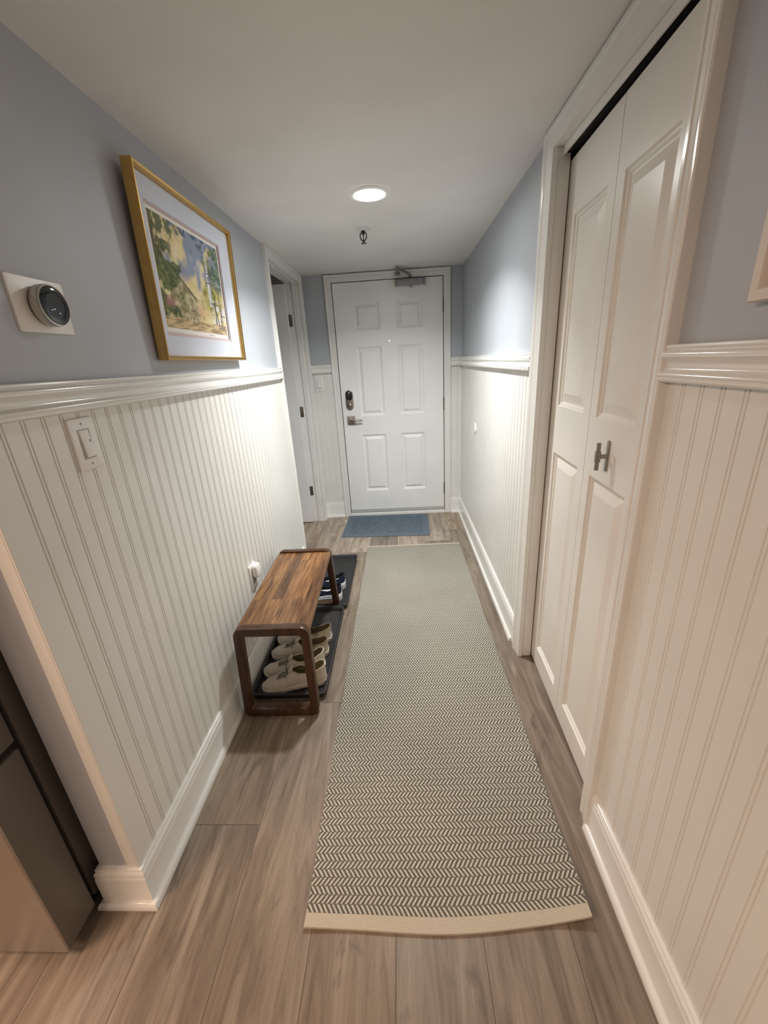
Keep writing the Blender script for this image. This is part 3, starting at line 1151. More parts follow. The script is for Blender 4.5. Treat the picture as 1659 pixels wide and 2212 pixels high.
def frame_loop(yb, yt, xb0, xb1, xt0, xt1, z0, depth, lean):
    """Rounded-rectangle leg frame; lean maps height to y."""
    bm = BM()
    w, h = 1.0, 1.0
    hh = HB-z0
    ww = xb1-xb0

    def mp(a, b, d):               # a: -.5..0.5 of ww metres, b: 0..hh, d depth
        f = b/hh
        x0 = xb0+(xt0-xb0)*f
        x1 = xb1+(xt1-xb1)*f
        x = x0+(x1-x0)*((a+ww/2)/ww)
        return Vector((x, yb+(yt-yb)*f+d, z0+b))
    T = 0.036
    out = [(a, b+hh/2) for a, b in rrect(ww, hh, 0.036, 7)]
    inn = [(a, b+hh/2) for a, b in rrect(ww-2*T, hh-2*T, 0.014, 7)]
    e = 0.005
    outs = [[(a, b+hh/2) for a, b in rrect(ww-2*i, hh-2*i, 0.036-i, 7)] for i in (e, e*.3, 0, 0, e*.3, e)]
    ds = [0, e*.3, e, depth-e, depth-e*.3, depth]
    inns = [[(a, b+hh/2) for a, b in rrect(ww-2*T+2*i, hh-2*T+2*i, 0.014+i, 7)] for i in (e, e*.3, 0, 0, e*.3, e)]
    ro = [[bm.verts.new(mp(a, b, d)) for a, b in lp] for lp, d in zip(outs, ds)]
    ri = [[bm.verts.new(mp(a, b, d)) for a, b in lp] for lp, d in zip(inns, ds)]
    k = len(ro[0])
    for R_ in (ro, ri):
        for a, b in zip(R_, R_[1:]):
            for i in range(k):
                bm.faces.new((a[i], a[(i+1) % k], b[(i+1) % k], b[i]))
    for a, b in ((ro[0], ri[0]), (ro[-1], ri[-1])):
        for i in range(k):
            bm.faces.new((a[i], a[(i+1) % k], b[(i+1) % k], b[i]))
    return bm


link('leg_frame', frame_loop(1.337, 1.360, -0.727, -0.400, -0.716, -0.404, 0.0006, 0.040, 0), M['frame_wood'], bn, 40)
link('leg_frame', frame_loop(2.150, 2.078, -0.7155, -0.424, -0.732, -0.427, 0.0062, 0.036, 0), M['frame_wood'], bn, 40)
bm = BM()
ya, yb = 1.385, 2.090
L = []
for ins, z in ((0.010, HB-0.046), (0.003, HB-0.043), (0.0, HB-0.036), (0.0, HB-0.022), (0.003, HB-0.014), (0.010, HB-0.011)):
    L.append([Vector(q) for q in ((-0.713+ins, ya, z), (-0.406-ins, ya, z), (-0.429-ins, yb, z), (-0.729+ins, yb, z))])
loft(bm, L)
link('seat', bm, M['slab'], bn, 40)


# ------------------------------------------------------------------ shoes
def interp(tab, s):
    for (a, va), (b, vb) in zip(tab, tab[1:]):
        if s <= b:
            f = (s-a)/(b-a) if b > a else 0
            f = f*f*(3-2*f)
            return va+(vb-va)*f
    return tab[-1][1]


def sval(n):
    """Stations crowded towards both rounded ends."""
    return [0.5-0.5*math.cos(PI*i/n) for i in range(n+1)]


OUTL = [(0, 0.40), (0.06, 0.66), (0.16, 0.88), (0.30, 1.0), (0.48, 0.90), (0.66, 0.78), (0.85, 0.76), (1.0, 0.66)]


def halfw(s, W):
    e = 1.0
    if s < 0.14:
        e = math.sqrt(max(0, 1-(1-s/0.14)**2))
    if s > 0.90:
        e = math.sqrt(max(0, 1-((s-0.90)/0.10)**2))
    base = interp([(0, 0.80), (0.14, 0.86), (0.30, 1.0), (0.48, 0.90), (0.66, 0.78), (0.85, 0.77), (1.0, 0.76)], s)
    return W/2*base*e


def bend(s):
    return 0.010*math.sin(PI*min(1, s*1.05))     # gentle inward curve of the last


def shoe(name, style, label, group):
    L_, W_, side = style['L'], style['W'], style.get('side', 1)
    root = empty(name, (0, 0, 0), label, 'shoe', group)
    st = sval(40)
    SH = style['sole']
    heel, toe = style['heel'], style['toe']
    HT = [(0, SH+0.010), (0.10, toe*0.86), (0.22, toe), (0.34, toe*1.18), (0.46, style['throat']), (0.56, style['dip']+0.006), (0.70, style['dip']),
          (0.84, style['dip']+0.010), (0.94, heel-0.006), (1.0, heel)]
    OPEN0 = 0.44

    def gap(s):                       # half opening as a share of the width at the top
        if s < OPEN0:
            return 0.0
        return 0.80*min(1, ((s-OPEN0)/0.14))**0.5

    def pos(s, x, z):
        return Vector(((s-0.5)*L_, side*(x+bend(s)), z))

    def section(s, inset, n=9, z0=SH-0.004):
        w = max(0.0004, halfw(s, W_)-inset)
        h = interp(HT, s)-(inset*0.6 if s < OPEN0 else inset*0.1)
        g = gap(s)
        out = []
        for i in range(n+1):
            t_ = i/n
            if g == 0:
                a = t_*PI/2
                x = w*math.cos(a)**0.72
                z = z0+(h-z0)*math.sin(a)**0.85
            else:
                k = min(1.0, (s-OPEN0)/0.16)
                a = t_*PI/2
                xd, zd = w*math.cos(a)**0.72, z0+(h-z0)*math.sin(a)**0.85
                bulge = 0.05*math.sin(PI*t_)
                xo, zo = w*(1+bulge-(1-g)*t_**1.5), z0+(h-z0)*t_
                gx = w*g*min(1, k)
                xd = gx+(w-gx)*(xd/w)
                x, z = xd*(1-k)+xo*k, zd*(1-k)+zo*k
            out.append((x, z))
        return out

    def skin(bm, inset, s0=0.0, z0=None):
        rings = []
        for s in st:
            if s < s0:
                continue
            sec = section(s, inset, 9, SH-0.004 if z0 is None else z0)
            rings.append(([bm.verts.new(pos(s, x, z)) for x, z in sec], [bm.verts.new(pos(s, -x, z)) for x, z in sec]))
        for (a, b), (c, d) in zip(rings, rings[1:]):
            for p, q in ((a, c), (b, d)):
                for i in range(len(p)-1):
                    bm.faces.new((p[i], p[i+1], q[i+1], q[i]))
        return rings
    # sole
    bm = BM()
    n = 64
    loops = []
    for ex, z in ((-0.004, 0.0), (0.0015, 0.003), (0.003, SH*0.5), (0.003, SH*0.82), (0.0022, SH*0.86), (0.0022, SH*0.90), (0.003, SH*0.94), (0.001, SH)):
        lp = []
        for sgn, seq in ((1, st), (-1, st[::-1][1:-1])):
            for s in seq:
                w = halfw(s, W_)
                lx = ex*(2*s-1)
                rise = 0.008*max(0, (0.16-s)/0.16)**2*(1 if z < SH*0.5 else 0.6)
                hh = SH*style.get('heel_lift', 0)*max(0, (s-0.35)/0.65)
                v_ = pos(s, sgn*(w+ex*min(1, w/(0.25*W_))), z+rise+(hh if z > SH*0.4 else 0))
                v_.x += lx
                lp.append(v_)
        loops.append(lp)
    loft(bm, loops)
    so = link('sole', bm, style['m_sole'], root, 40)
    if 'm_stripe' in style:
        bm = BM()
        for sgn in (1, -1):
            pts = []
            for i in range(20):
                s = 0.30+0.66*i/19
                w = halfw(s, W_)+0.0032
                pts.append(pos(s, sgn*w, SH*0.55+SH*style.get('heel_lift', 0)*max(0, (s-.35)/.65)*0.6))
            tube(bm, pts, [0.0005+0.003*math.sin(PI*i/19)+0.001*i/19 for i in range(20)], 6)
        link('sole_stripe', bm, style['m_stripe'], so, True)
    # upper
    bm = BM()
    skin(bm, 0.0)
    bmesh.ops.remove_doubles(bm, verts=bm.verts[:], dist=1e-4)
    up_ = link('upper', bm, style['m_upper'], root, 'all')
    sd = up_.modifiers.new('thickness', 'SOLIDIFY')
    sd.thickness = 0.0022
    sd.offset = -1
    # lining with insole
    bm = BM()
    rings = []
    for s in st:
        if s < OPEN0+0.02:
            continue
        w_in = section(s, 0.0045, 9, SH+0.002)
        row_ = [pos(s, x, z) for x, z in w_in[::-1]]+[pos(s, x, SH+0.004) for x in (w_in[0][0]*.5, 0, -w_in[0][0]*.5)]+[pos(s, -x, z) for x, z in w_in]
        rings.append([bm.verts.new(p) for p in row_])
    for a, b in zip(rings, rings[1:]):
        for i in range(len(a)-1):
            bm.faces.new((a[i], a[i+1], b[i+1], b[i]))
    ln = link('lining', bm, style['m_lining'], root, 'all')
    # collar roll
    bm = BM()
    pts = []
    sel = [s for s in st if s >= OPEN0+0.05]
    for s in sel:
        x, z = section(s, 0.001)[-1]
        pts.append(pos(s, x, z))
    for s in sel[::-1][1:]:
        x, z = section(s, 0.001)[-1]
        pts.append(pos(s, -x, z))
    tube(bm, pts, 0.0026, 8)
    link('collar', bm, style.get('m_collar', style['m_upper']), root, 'all')
    # heel counter
    bm = BM()
    hp = [s for s in st if s > 0.80]
    hr = []
    for s in hp:
        sec = section(s, -0.0016)
        hr.append(([bm.verts.new(pos(s, x, z)+Vector((0.0016*(s-0.8)/0.2, 0, 0))) for x, z in sec[:style['counter']]],
                   [bm.verts.new(pos(s, -x, z)+Vector((0.0016*(s-0.8)/0.2, 0, 0))) for x, z in sec[:style['counter']]]))
    for (a, b), (c, d) in zip(hr, hr[1:]):
        for p, q in ((a, c), (b, d)):
            for i in range(len(p)-1):
                bm.faces.new((p[i], p[i+1], q[i+1], q[i]))
    link('heel_counter', bm, style.get('m_counter', style['m_upper']), root, 'all')
    if 'm_band' in style:
        bm = BM()
        hr = []
        for s in [q for q in st if q > 0.66]:
            k0 = 9-int(round(4*min(1, (s-0.62)/0.2)))
            sec = section(s, -0.0012)
            row_ = [sec[min(9, max(5, i))] for i in range(5, 10)]
            if s < 0.74:
                row_ = [sec[7], sec[7], sec[7], sec[8], sec[9]]
            hr.append(([bm.verts.new(pos(s, x, z)+Vector((0.0012*(s-0.66)/0.34, 0, 0))) for x, z in row_],
                       [bm.verts.new(pos(s, -x, z)+Vector((0.0012*(s-0.66)/0.34, 0, 0))) for x, z in row_]))
        for (a, b), (c, d) in zip(hr, hr[1:]):
            for p, q in ((a, c), (b, d)):
                for i in range(len(p)-1):
                    bm.faces.new((p[i], p[i+1], q[i+1], q[i]))
        bmesh.ops.remove_doubles(bm, verts=bm.verts[:], dist=1e-5)
        link('heel_band', bm, style['m_band'], root, 'all')['label'] = 'tan ribbed band round the heel opening'
    # tongue
    bm = BM()
    tg = []
    for i in range(9):
        f = i/8
        s = 0.30+0.19*f
        zt = interp(HT, min(s, 0.45))+0.002+0.010*max(0, f-0.55)/0.45
        wd = 0.013+0.008*f
        tg.append([pos(s, wd*c_, zt-0.006*abs(c_)**2+dz) for c_, dz in
                   ((-1, 0), (-.6, .001), (0, .002), (.6, .001), (1, 0), (.6, -.003), (0, -.003), (-.6, -.003))])
    loft(bm, tg)
    link('tongue', bm, style['m_upper'], root, 'all')
    # laces
    if 'm_lace' in style:
        bm = BM()
        rows = [0.245, 0.285, 0.325, 0.365, 0.405]
        for i, s in enumerate(rows):
            wd = 0.013+0.0035*i/4+0.004
            zz = interp(HT, s)
            s2 = rows[min(i+1, 4)]
            for sg in (1, -1):
                pts = []
                for q in range(9):
                    f = q/8
                    xx = sg*wd*(1-2*f)
                    sx = s+(s2-s)*f
                    pts.append(pos(sx, xx, interp(HT, sx)+0.0045-0.0075*(abs(1-2*f))**2.2))
                tube(bm, pts, 0.0021, 6)
        # loose bow
        s = 0.40
        for sg in (1, -1):
            pts = []
            for q in range(13):
                f = q/12
                ang = f*PI
                pts.append(pos(s-0.03*math.sin(ang)*0.8, sg*(0.004+0.030*math.sin(ang*0.95)), interp(HT, s)+0.007-0.020*f*(1 if q > 5 else .6)))
            tube(bm, pts, 0.0019, 6)
        link('laces', bm, style['m_lace'], root, 'all')
    return root


def place(root, toe, heel, z, tilt=0.0):
    t_, h_ = Vector(toe), Vector(heel)
    c_ = (t_+h_)/2
    d = h_-t_
    root.location = (c_.x, c_.y, z)
    root.rotation_euler = (0, tilt, math.atan2(d.y, d.x))


CREAM_A = dict(L=0.295, W=0.098, sole=0.026, heel=0.102, toe=0.054, throat=0.086, dip=0.072, counter=7, m_sole=M['cream_sole'],
               m_upper=M['cream'], m_lining=M['olive_lining'], m_lace=M['lace'])
CREAM_B = dict(L=0.290, W=0.100, sole=0.028, heel=0.088, toe=0.054, throat=0.082, dip=0.062, counter=4, m_sole=M['cream_sole'],
               m_upper=M['cream'], m_lining=M['tan'], m_lace=M['lace'], m_collar=M['olive_lining'], m_band=M['band'])
NAVY = dict(L=0.290, W=0.104, sole=0.040, heel=0.100, toe=0.058, throat=0.084, dip=0.070, counter=4, m_sole=M['white_sole'],
            m_upper=M['navy'], m_lining=M['navy_lining'], m_lace=M['white_lace'], m_stripe=M['grey_stripe'], heel_lift=0.35)
ZT_ = 0.0062
s1 = shoe('sneaker', dict(CREAM_A, side=1), 'cream lace-up sneaker nearest the camera under the bench', 'cream sneakers under the bench')
place(s1, (-0.690, 1.480), (-0.402, 1.545), ZT_)
s2 = shoe('sneaker', dict(CREAM_A, side=-1), 'cream lace-up sneaker second from the front under the bench', 'cream sneakers under the bench')
place(s2, (-0.715, 1.585), (-0.424, 1.638), ZT_)
s3 = shoe('sneaker', dict(CREAM_B, side=1), 'cream sneaker with tan lining, nearer of the low-heeled pair under the bench', 'cream sneakers under the bench')
place(s3, (-0.712, 1.712), (-0.424, 1.738), ZT_)
s4 = shoe('sneaker', dict(CREAM_B, side=-1), 'cream sneaker with tan lining, farthest back of the four cream shoes', 'cream sneakers under the bench')
place(s4, (-0.712, 1.830), (-0.426, 1.852), ZT_)
n1 = shoe('sneaker', dict(NAVY, side=1), 'navy sneaker with white sole, nearer one behind the bench leg', 'navy sneakers on the far tray')
place(n1, (-0.706, 2.234), (-0.424, 2.256), ZT_)
n2 = shoe('sneaker', dict(NAVY, side=-1), 'navy sneaker with white striped heel, farther one on the far tray', 'navy sneakers on the far tray')
place(n2, (-0.700, 2.354), (-0.418, 2.400), ZT_)

# ------------------------------------------------------------------ framed watercolour on the left wall
PC = Vector((-0.767, 1.7355, 1.455))        # bottom centre of the back, on the wall
pic = empty('framed_picture', PC, 'gold-framed watercolour street scene with pale blue mat on the left wall', 'picture')
PWd, PHt, PDp = 0.715, 0.531, 0.032
TILT = 0.036


def pmap(a, b, d):            # a along +y from centre, b up from bottom, d out of the wall
    ca, sa = math.cos(TILT), math.sin(TILT)
    return Vector((PC.x+0.0015+d*ca+b*sa, PC.y+a, PC.z+b*ca-d*sa))


bm = BM()
fp = [(0, 0), (0, PDp*0.93), (0.0015, PDp), (0.004, PDp*1.0), (0.008, PDp*0.97), (0.0125, PDp*0.90), (0.014, PDp*0.84), (0.0145, PDp*0.70), (0.0145, 0)]
sweep(bm, [(-PWd/2, 0), (PWd/2, 0), (PWd/2, PHt), (-PWd/2, PHt)][::-1], fp, pmap, closed=True)
link('picture_frame', bm, M['gold'], pic, 40)


def flat_ring(bm, o, i, d0, d1, th=0.0015):
    sweep(bm, [(o[0], o[2]), (o[1], o[2]), (o[1], o[3]), (o[0], o[3])][::-1],
          [(0, d0), (0, d1), ((i[0]-o[0]), d1), ((i[0]-o[0])+th, d0)], pmap, closed=True)


A0, A1, B0, B1 = -PWd/2+0.0142, PWd/2-0.0142, 0.0142, PHt-0.0142
aL, aR = 1.434-PC.y, 1.975-PC.y           # mat opening
bL, bT = 0.078, 0.452


def frame_face(bm, o, i, d0, d1, mi=0):
    oo = [(o[0], o[2]), (o[1], o[2]), (o[1], o[3]), (o[0], o[3])]
    ii = [(i[0], i[2]), (i[1], i[2]), (i[1], i[3]), (i[0], i[3])]
    for d in (d1,):
        vo_ = [bm.verts.new(pmap(a, b, d)) for a, b in oo]
        vi_ = [bm.verts.new(pmap(a, b, d)) for a, b in ii]
        vb_ = [bm.verts.new(pmap(a, b, d0)) for a, b in ii]
        ob_ = [bm.verts.new(pmap(a, b, d0)) for a, b in oo]
        for k in range(4):
            j = (k+1) % 4
            bm.faces.new((vo_[k], vo_[j], vi_[j], vi_[k]))
            bm.faces.new((vi_[k], vi_[j], vb_[j], vb_[k]))
            bm.faces.new((ob_[k], ob_[j], vb_[j], vb_[k]))


bm = BM()
frame_face(bm, (A0, A1, B0, B1), (aL, aR, bL, bT), 0.0130, 0.0155)
link('mat_board', bm, M['mat_board'], pic)
bm = BM()
frame_face(bm, (aL-0.01, aR+0.01, bL-0.01, bT+0.01), (aL+0.006, aR-0.006, bL+0.010, bT-0.006), 0.0105, 0.0128)
link('inner_mat', bm, M['pink_mat'], pic)
bm = BM()
v_ = [bm.verts.new(pmap(a, b, 0.0085)) for a, b in ((aL-.02, bL-.02), (aR+.02, bL-.02), (aR+.02, bT+.02), (aL-.02, bT+.02))]
bm.faces.new(v_)
bm2 = [bm.verts.new(pmap(a, b, 0.0070)) for a, b in ((aL-.02, bL-.02), (aR+.02, bL-.02), (aR+.02, bT+.02), (aL-.02, bT+.02))]
bm.faces.new(bm2)
for k in range(4):
    bm.faces.new((v_[k], v_[(k+1) % 4], bm2[(k+1) % 4], bm2[k]))
link('print_paper', bm, M['paper'], pic)


# the watercolour itself, painted on a fine grid
def clampf(x, a=0.0, b=1.0):
    return max(a, min(b, x))


def sstep(a, b, x):
    t_ = clampf((x-a)/(b-a))
    return t_*t_*(3-2*t_)


def mixc(c, d, f):
    return tuple(c[i]+(d[i]-c[i])*f for i in range(3))


def nz(x, y, s, o=0.0, oct_=3):
    r_ = 0
    a = 1
    tot = 0
    for k in range(oct_):
        r_ += a*mnoise.noise(Vector((x*s*2**k+o, y*s*2**k-o*1.7, o*0.31)))
        tot += a
        a *= 0.55
    return r_/tot


def paint_at(u, v):
    """u 0..1 left to right, v 0..1 bottom to top, linear colours."""
    K = lambda r, g, b: srgb(r, g, b)[:3]
    c = mixc(K(230, 216, 172), K(216, 198, 146), sstep(-0.3, 0.4, nz(u, v, 4, 3)))
    # blue washes in the sky
    ax = u-0.40-0.30*(1-v)
    blue = sstep(-0.02, 0.22, nz(u*1.3, v*0.8, 3.2, 9)+0.55*(v-0.62)+0.3*(u-0.25))
    c = mixc(c, K(118, 138, 176), blue*0.85*sstep(0.40, 0.6, v))
    streak = math.exp(-((u-0.585-0.03*nz(u, v, 8, 2))/0.035)**2)*sstep(0.40, 0.50, v)*(1-sstep(0.68, 0.80, v))
    c = mixc(c, K(112, 132, 178), streak*0.9)
    white = sstep(0.10, 0.45, nz(u, v, 6, 21))*sstep(0.55, 0.75, v)
    c = mixc(c, K(222, 216, 206), white*0.5)
    c = mixc(c, K(224, 180, 150), sstep(0.5, 0.1, abs(u-0.55)*3+abs(v-0.22)*3)*0.6)
    # overhanging branches at the top
    br = sstep(0.10, 0.34, nz(u, v, 11, 5)+0.9*(v-0.86)-1.6*abs(u-0.55)*0.4)
    c = mixc(c, K(62, 84, 104), br*0.8*sstep(0.62, 0.80, v))
    # houses down the left side: cream facades with balcony
    if u < 0.50 and v < 0.62-0.62*max(0, u-0.16)*1.3 and u > 0.12:
        h_ = mixc(K(206, 194, 158), K(156, 144, 112), sstep(-0.2, 0.3, nz(u, v, 9, 13)))
        if (int((u+0.15*v)*58) % 3 == 0 and int(v*44) % 4 == 1):
            h_ = mixc(h_, K(92, 84, 72), 0.25+0.5*sstep(-0.1, 0.3, nz(u, v, 20, 77)))
        if abs(v-(0.60-0.62*max(0, u-0.16)*1.3)) < 0.016:
            h_ = K(116, 108, 84)
        c = h_
    # tall palms and bushes at the left
    lf = sstep(-0.10, 0.20, nz(u, v, 9, 31)+0.30-2.4*max(0, u-0.14)-0.8*max(0, v-0.60)-0.15*max(0, 0.20-v)*4)
    if v < 0.80:
        c = mixc(c, mixc(K(58, 76, 50), K(112, 124, 72), sstep(-0.3, 0.4, nz(u, v, 22, 7))), lf*0.92)
    tl = sstep(0.0, 0.25, nz(u*1.4, v, 8, 17)+1.1*(v-0.82)-2.2*max(0, u-0.16)+0.1)
    c = mixc(c, K(70, 90, 66), tl*0.85*sstep(0.6, 0.75, v))
    if u < 0.10 and 0.58 < v < 0.92:
        c = mixc(c, K(96, 80, 66), sstep(-0.1, 0.3, nz(u, v*0.4, 20, 3))*0.8)
    # bright bush mid-left and pink blossoms
    b2 = sstep(0.0, 0.18, 0.105-math.hypot((u-0.31)*1.1, (v-0.27)*0.9)+0.09*nz(u, v, 14, 41))
    c = mixc(c, mixc(K(70, 104, 44), K(150, 168, 82), sstep(-0.2, 0.3, nz(u, v, 25, 8))), b2*0.95)
    b3 = sstep(0.0, 0.08, 0.085-math.hypot(u-0.085, (v-0.245))+0.05*nz(u, v, 18, 45))
    c = mixc(c, K(170, 116, 120), b3*0.85)
    # the tree on the right
    rt = sstep(-0.05, 0.16, 0.20-math.hypot((u-0.80)*1.0, (v-0.40)*0.9)+0.16*nz(u, v, 11, 51))
    c = mixc(c, mixc(K(96, 112, 52), K(196, 192, 96), sstep(-0.25, 0.35, nz(u, v, 18, 18))), rt*0.85)
    rt2 = sstep(0.0, 0.2, nz(u, v, 9, 61)+1.5*(u-0.86)+0.25*(1-abs(v-0.70)*2.4))
    c = mixc(c, mixc(K(70, 92, 62), K(128, 142, 104), sstep(-0.2, 0.3, nz(u, v, 24, 28))), rt2*0.8*sstep(0.45, 0.55, v))
    # white church steeple
    sxw = 0.755
    half = 0.030 if v < 0.56 else (0.022 if v < 0.66 else (0.015 if v < 0.74 else max(0, 0.012*(0.93-v)/0.19)))
    if 0.30 < v < 0.93 and abs(u-sxw) < half:
        c = K(224, 224, 226)
        if u > sxw+half*0.35:
            c = K(150, 158, 178)
        if v < 0.73 and (abs(v-0.56) < 0.008 or abs(v-0.66) < 0.007 or abs(v-0.74) < 0.006):
            c = K(96, 100, 112)
        if 0.585 < v < 0.63 and abs(u-sxw) < 0.009:
            c = K(74, 78, 92)
        if 0.685 < v < 0.72 and abs(u-sxw) < 0.005:
            c = K(74, 78, 92)
    palm = sstep(0.0, 0.05, 0.062-math.hypot(u-0.665, (v-0.44)*0.8)+0.04*nz(u, v, 20, 71))
    c = mixc(c, K(140, 138, 66), palm*0.9)
    # white house with porch at lower right
    if u > 0.70 and v < 0.40:
        wh = sstep(0.0, 0.1, u-0.70)*sstep(0.42, 0.36, v)
        hh_ = K(222, 220, 214)
        if (int(u*40) % 4 == 0) and 0.10 < v < 0.34:
            hh_ = K(120, 122, 128)
        if abs(v-0.34) < 0.012 or abs(v-0.22) < 0.008:
            hh_ = K(110, 108, 110)
        keep = sstep(0.22, -0.02, nz(u, v, 12, 81))
        c = mixc(c, hh_, wh*0.9*keep)
    # trunks
    for x0, lean, w0, top in ((0.86, -0.10, 0.010, 0.75), (0.815, 0.02, 0.006, 0.40), (0.945, -0.07, 0.007, 0.55), (0.915, 0.05, 0.006, 0.5)):
        xx = x0+lean*v+0.008*math.sin(v*20+x0*50)
        if abs(u-xx) < w0*(1-0.5*v) and v < top:
            c = mixc(c, K(72, 68, 62), 0.85)
    # street and shadows
    if v < 0.11:
        rd = mixc(K(214, 190, 150), K(156, 136, 104), sstep(-0.2, 0.3, nz(u*0.6, v*3, 12, 91)))
        c = mixc(c, rd, sstep(0.12, 0.085, v+0.02*nz(u, v, 14, 95)))
        if u > 0.72:
            c = mixc(c, K(96, 98, 112), 0.55*sstep(-0.1, 0.2, nz(u, v*2, 10, 99)))
    # carriage and figures near the vanishing point
    fg = sstep(0.16, 0.34, nz(u, v, 30, 111))*sstep(0.14, 0.05, abs(v-0.13))*sstep(0.2, 0.05, abs(u-0.40))
    c = mixc(c, K(92, 70, 56), fg*0.8)
    if 0.44 < u < 0.60 and v < 0.34 and abs(u-0.53) > (0.36-v)*0.16:
        c = mixc(c, K(128, 118, 104), 0.5*sstep(-0.1, 0.2, nz(u, v, 20, 121)))
    g = 0.95+0.10*nz(u, v, 40, 131)
    return tuple(clampf(q*g) for q in c)


bm = BM()
pal = bm.loops.layers.float_color.new('paint')
NU, NV = 200, 140
pa0, pa1, pb0, pb1 = aL+0.020, aR-0.018, bL+0.026, bT-0.018
grid = {}
colr = {}
for i in range(NU+1):
    for j in range(NV+1):
        u, v = i/NU, j/NV
        q = bm.verts.new(pmap(pa0+(pa1-pa0)*u, pb0+(pb1-pb0)*v, 0.0091))
        grid[i, j] = q
        colr[q] = paint_at(u, v)
for i in range(NU):
    for j in range(NV):
        f = bm.faces.new((grid[i, j], grid[i+1, j], grid[i+1, j+1], grid[i, j+1]))
        for lp in f.loops:
            lp[pal] = (*colr[lp.vert], 1)
link('watercolour', bm, M['art'], pic)
bm = BM()
for k in range(14):               # tiny caption marks printed under the scene
    a = 0.035+k*0.0035
    box_a = a+random.uniform(0.0016, 0.003)
    vs = [bm.verts.new(pmap(q, b, 0.0092)) for q, b in ((a, bL+0.0165), (box_a, bL+0.0165), (box_a, bL+0.0185), (a, bL+0.0185))]
    bm.faces.new(vs)
link('caption', bm, M['screw'], pic)

# ------------------------------------------------------------------ thermostat
TY, TZ = 0.966, 1.566
th = empty('thermostat', (XL, TY, TZ), 'round thermostat with steel ring on a white plate, left wall', 'thermostat')
wl = lambda cy0, cz0, x0: (lambda a, b, d: (x0+d, cy0+a, cz0+b))
X5 = XL-0.005
bm = BM()
plate(bm, 0.150, 0.108, 0.006, 0.0045, wl(TY, TZ, X5), edge=0.0015)
link('trim_plate', bm, M['plastic'], th, 40)
bm = BM()
lathe(bm, [(0.036, 0.0045), (0.0385, 0.006), (0.0385, 0.009), (0.036, 0.0105)], wl(TY+0.002, TZ, X5), 60)
link('base', bm, M['black'], th, 40)
bm = BM()
lathe(bm, [(0.036, 0.0085), (0.0405, 0.0095), (0.0420, 0.012), (0.0420, 0.029), (0.0412, 0.0315), (0.0392, 0.0322), (0.0385, 0.0315), (0.0385, 0.030)],
      wl(TY+0.002, TZ, X5), 72)
link('ring', bm, M['steel_ring'], th, 40)
bm = BM()
lathe(bm, [(0, 0.0335), (0.012, 0.0334), (0.026, 0.0328), (0.034, 0.0320), (0.0386, 0.0305)], wl(TY+0.002, TZ, X5), 72)
fc = link('face', bm, M['black_glass'], th, True)
bm = BM()
lathe(bm, [(0, 0.0339), (0.012, 0.0338), (0.0245, 0.0333), (0.0252, 0.0326)], wl(TY+0.002, TZ, X5), 60)
link('display', bm, M['display'], fc, 40)
for a, b in ((-0.013, -0.010), (-0.006, -0.008), (0.006, -0.015)):
    bm = BM()
    lathe(bm, [(0, 0.0346), (0.0009, 0.0345), (0.0010, 0.0338)], wl(TY+0.002+a, TZ+b, X5), 10)
    link('indicator', bm, M['dot'], fc)

# ------------------------------------------------------------------ switches and outlet


def wall_switch(name, mp, w, h, label):
    """Rocker switch; mp(a, b, d) in metres about the plate centre."""
    c = mp(0, 0, 0)
    root = empty(name, c, label, 'light switch', 'white rocker light switches')
    bm = BM()
    plate(bm, w, h, 0.004, 0.0065, mp, edge=0.005)
    pl_ = link('cover_plate', bm, M['plastic'], root, 40)
    for sg in (1, -1):
        bm = BM()
        lathe(bm, [(0, 0.0012), (0.0022, 0.0010), (0.0030, 0)], lambda a, b, d: mp(a, b+sg*h*0.385, 0.0064+d), 14)
        link('screw', bm, M['screw'], pl_, 40)
    bm = BM()
    rw, rh = w*0.42, h*0.535
    sweep(bm, [(-rw/2, -rh/2), (rw/2, -rh/2), (rw/2, rh/2), (-rw/2, rh/2)][::-1],
          [(-0.0016, 0.006), (-0.0016, 0.0072), (0.0, 0.0072), (0.0004, 0.006)], mp, closed=True)
    link('rocker_frame', bm, M['screw'], pl_)
    bm = BM()
    iw = rw*0.86
    ih = rh*0.94
    # wedge: pressed in at the top, proud at the bottom
    bot = [mp(-iw/2, -ih/2, 0.006), mp(iw/2, -ih/2, 0.006), mp(iw/2, ih/2, 0.006), mp(-iw/2, ih/2, 0.006)]
    mid = [mp(-iw/2, -ih/2, 0.0125), mp(iw/2, -ih/2, 0.0125), mp(iw/2, ih/2, 0.0078), mp(-iw/2, ih/2, 0.0078)]
    loft(bm, [bot, mid])
    es = [e for e in bm.edges]
    bmesh.ops.bevel(bm, geom=es, offset=0.0007, segments=2, profile=0.5, affect='EDGES')
    link('rocker', bm, M['plastic'], root, 40)
    bm = BM()
    q = [mp(iw*0.30+a, ih*0.10+b, 0.0110) for a, b in ((-0.0009, -0.003), (0.0009, -0.003), (0.0009, 0.003), (-0.0009, 0.003))]
    q2 = [mp(iw*0.30+a, ih*0.10+b, 0.0085) for a, b in ((-0.0009, -0.003), (0.0009, -0.003), (0.0009, 0.003), (-0.0009, 0.003))]
    loft(bm, [q2, q])
    link('indicator_slot', bm, M['screw'], root)
    return root


